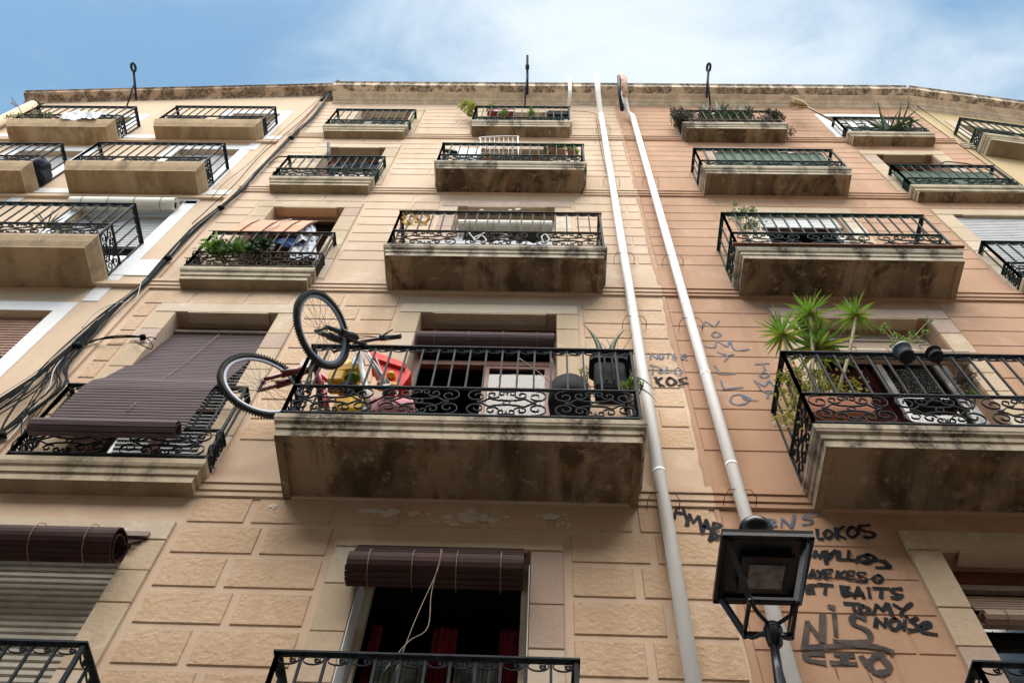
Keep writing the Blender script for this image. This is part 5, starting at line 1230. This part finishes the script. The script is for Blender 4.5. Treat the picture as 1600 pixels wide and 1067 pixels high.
def _stroke(mb, P, wd, q_):
    if 1:
        P = [p+Vector((0, -.0003*(q_ % 7), 0)) for p in P]; e_ = (P[0]-P[1]).normalized()*wd*.35; g_ = (P[-1]-P[-2]).normalized()*wd*.35; P = [P[0]+e_]+P+[P[-1]+g_]
        o = len(mb.v)
        for i, p in enumerate(P):
            d = (P[min(i+1, len(P)-1)]-P[max(i-1, 0)]).normalized(); n_ = Vector((-d.z, 0, d.x)); w_ = wd*(1.02+.22*sin(i*.9+q_*1.3)+.10*sin(i*2.3+q_))/2
            mb.v += [p-n_*w_, p+n_*w_]
        for i in range(len(P)-1): mb.f.append([o+2*i, o+2*i+1, o+2*i+3, o+2*i+2]); mb.m.append(0); mb.sm.append(False)
K6 = dict(sc=4.104, ox=980, oy=470); K3 = dict(sc=3.476, ox=1030, oy=760)
YB, YP = 3.9885, 3.989
graffiti(beige, [[(150, 375), (152, 342), (192, 372), (196, 340)], [(215, 345), (203, 362), (222, 372), (232, 355), (215, 345)], [(262, 348), (260, 368)], [(262, 336), (264, 338)],
    [(305, 340), (285, 348), (305, 356), (318, 366), (290, 372)], [(345, 358), (380, 355), (375, 342), (350, 348), (350, 370), (385, 378)]], .017, 'paint_blue', 'small spray-painted word Noise', Y=YB, **K6)
graffiti(beige, [[(145, 412), (200, 425)], [(168, 415), (162, 470)], [(215, 432), (200, 450), (215, 462), (232, 448), (215, 432)], [(255, 425), (248, 462), (285, 458)], [(325, 432), (300, 450), (325, 470), (352, 452), (325, 432)]], .017, 'paint_blue', 'spray-painted letters TOLO', Y=YB, **K6)
graffiti(beige, [[(180, 490), (212, 545)], [(222, 492), (190, 520), (235, 545)], [(275, 492), (252, 518), (280, 542), (312, 520), (275, 492)], [(380, 492), (335, 505), (360, 520), (385, 530), (330, 542)]], .026, 'paint', 'spray-painted letters KOS', Y=YB, **K6)
graffiti(pink, [[(478, 172), (500, 132), (560, 165), (590, 128)], [(565, 198), (540, 215), (570, 232), (600, 215), (565, 198)], [(500, 292), (560, 298), (570, 255), (640, 292), (660, 255), (692, 315), (780, 310)],
    [(578, 330), (640, 350), (625, 385)], [(640, 352), (682, 340)], [(560, 415), (580, 440), (595, 468), (690, 465)], [(600, 510), (620, 565), (740, 552)], [(790, 625), (735, 600), (680, 605), (662, 640), (700, 665), (760, 655), (780, 625), (730, 605)], [(740, 620), (780, 635), (838, 637)]],
    .016, 'paint_blue', 'blue letters N O M Y L L O written downwards', Y=YP, **K6)
graffiti(pink, [[(822, 405), (910, 400)], [(870, 402), (885, 440)], [(875, 455), (850, 475), (880, 490), (908, 472), (875, 455)], [(850, 550), (815, 510), (880, 545), (910, 508), (948, 548)], [(850, 565), (905, 590), (950, 575)], [(905, 592), (900, 620)]], .016, 'paint_blue', 'blue letters T O S Y written downwards', Y=YP, **K6)
graffiti(beige, [[(80, 172), (100, 105), (125, 100), (150, 180)], [(95, 140), (140, 145)], [(150, 210), (165, 150), (185, 195), (215, 160), (235, 245)], [(235, 245), (255, 180), (285, 250)], [(240, 215), (275, 225)]], 0.0246, 'paint', 'spray-painted letters AMA beside the left pipe', Y=YB, **K3)
graffiti(beige, [[(300, 195), (272, 290)], [(300, 195), (335, 212), (290, 245), (330, 270), (272, 292)]], 0.023, 'paint', 'spray-painted letter B half behind the lantern', Y=YB, **K3)
graffiti(pink, [[(600, 175), (600, 215)], [(600, 175), (630, 182), (602, 197), (635, 210), (600, 218)], [(662, 218), (668, 172), (718, 220), (735, 155)], [(860, 148), (800, 155), (780, 172), (830, 180), (822, 200), (780, 205)]], .017, 'paint_blue', 'thin letters BNS above the lantern', Y=YP, **K3)
graffiti(pink, [[(858, 232), (862, 278), (890, 282)], [(915, 235), (895, 262), (920, 280), (940, 255), (915, 235)], [(960, 225), (965, 282)], [(1000, 215), (965, 252), (1010, 280)], [(1050, 218), (1020, 250), (1050, 275), (1082, 248), (1050, 218)], [(1140, 210), (1090, 212), (1095, 235), (1160, 250), (1165, 272), (1115, 275)]], 0.023, 'paint', 'black spray-painted word LOKOS', Y=YP, **K3)
graffiti(pink, [[(840, 380), (850, 350), (872, 385), (890, 352), (908, 412)], [(905, 350), (925, 378)], [(955, 345), (925, 380), (905, 415)], [(975, 350), (970, 390), (1010, 395)], [(1030, 350), (1025, 395), (1080, 400)], [(1135, 368), (1082, 385), (1100, 410), (1145, 412), (1172, 385), (1125, 370)], [(1115, 375), (1150, 400)], [(1110, 405), (1200, 400), (1255, 438)], [(1225, 400), (1252, 435), (1180, 438)]], 0.0246, 'paint', 'black spray-painted letters MYLLO ending in an arrow', Y=YP, **K3)
graffiti(pink, [[(815, 490), (835, 450), (850, 495)], [(820, 475), (850, 475)], [(858, 455), (875, 475)], [(895, 450), (875, 475), (868, 498)], [(940, 452), (905, 452), (902, 495), (935, 495)], [(905, 472), (930, 472)],
    [(970, 458), (965, 495)], [(1010, 458), (970, 478), (1020, 498)], [(1060, 462), (1028, 460), (1025, 500), (1062, 505)], [(1028, 480), (1055, 482)], [(1120, 468), (1080, 468), (1085, 485), (1125, 498), (1115, 515), (1075, 512)], [(1190, 480), (1160, 500), (1185, 520), (1215, 500), (1190, 480)]], 0.0197, 'paint', 'black spray-painted letters AYE KESO', Y=YP, **K3)
graffiti(pink, [[(850, 535), (808, 535), (805, 575), (840, 575)], [(808, 555), (835, 555)], [(865, 530), (940, 535)], [(905, 535), (900, 580)], [(990, 540), (1000, 585)], [(985, 540), (1030, 545), (1005, 562), (1045, 580), (1000, 590)], [(1060, 600), (1080, 545), (1110, 600)], [(1070, 580), (1105, 580)], [(1140, 570), (1145, 600)], [(1135, 550), (1139, 553)], [(1165, 550), (1245, 552)], [(1208, 552), (1205, 600)], [(1315, 552), (1265, 555), (1275, 575), (1318, 588), (1300, 602), (1262, 600)]], 0.0238, 'paint', 'black spray-painted words ET BAITS', Y=YP, **K3)
graffiti(pink, [[(1008, 632), (1085, 635)], [(1050, 635), (1062, 672)], [(1105, 645), (1085, 668), (1115, 688), (1140, 665), (1105, 645)], [(1165, 688), (1180, 640), (1215, 670), (1240, 635), (1262, 690)], [(1275, 640), (1310, 660)], [(1370, 632), (1330, 665), (1315, 690)]], 0.0246, 'paint', 'black spray-painted word TOMY', Y=YP, **K3)
graffiti(pink, [[(790, 868), (806, 735)], [(806, 735), (884, 838)], [(884, 838), (888, 695)], [(950, 690), (960, 805)], [(925, 648), (945, 655)], [(1115, 715), (1060, 700), (1050, 740), (1130, 780), (1145, 830), (1085, 845), (955, 838)], [(780, 875), (900, 868), (1100, 862), (1210, 875), (1265, 895)]], .033, 'paint_grey', 'large faded grey letters NIS, underlined', Y=YP-.001, **K3)
graffiti(pink, [[(1175, 758), (1180, 715), (1225, 758), (1232, 715)], [(1280, 715), (1250, 745), (1280, 775), (1310, 745), (1280, 715)], [(1335, 728), (1330, 775)], [(1340, 705), (1343, 708)], [(1400, 712), (1362, 728), (1395, 750), (1400, 775), (1355, 778)], [(1425, 765), (1475, 752), (1460, 735), (1420, 750), (1430, 785), (1505, 800)]], 0.0246, 'paint', 'black spray-painted word NOISE at the lower right', Y=YP, **K3)
graffiti(pink, [[(885, 905), (800, 910), (815, 940), (895, 955)], [(960, 910), (1050, 915)], [(1010, 912), (1000, 955)], [(940, 955), (1065, 960)], [(1100, 925), (1130, 965), (1185, 920), (1245, 965), (1240, 1000), (1180, 1010), (1150, 985)], [(1165, 915), (1215, 905)]], .036, 'paint_grey', 'smeared grey letters CIB with drips', Y=YP-.0005, **K3)
graffiti(pink, [[(950, 960), (975, 1040)], [(1115, 960), (1160, 1060)], [(1165, 985), (1235, 1067)]], .005, 'paint_grey', 'thin paint drips', Y=YP, **K3)
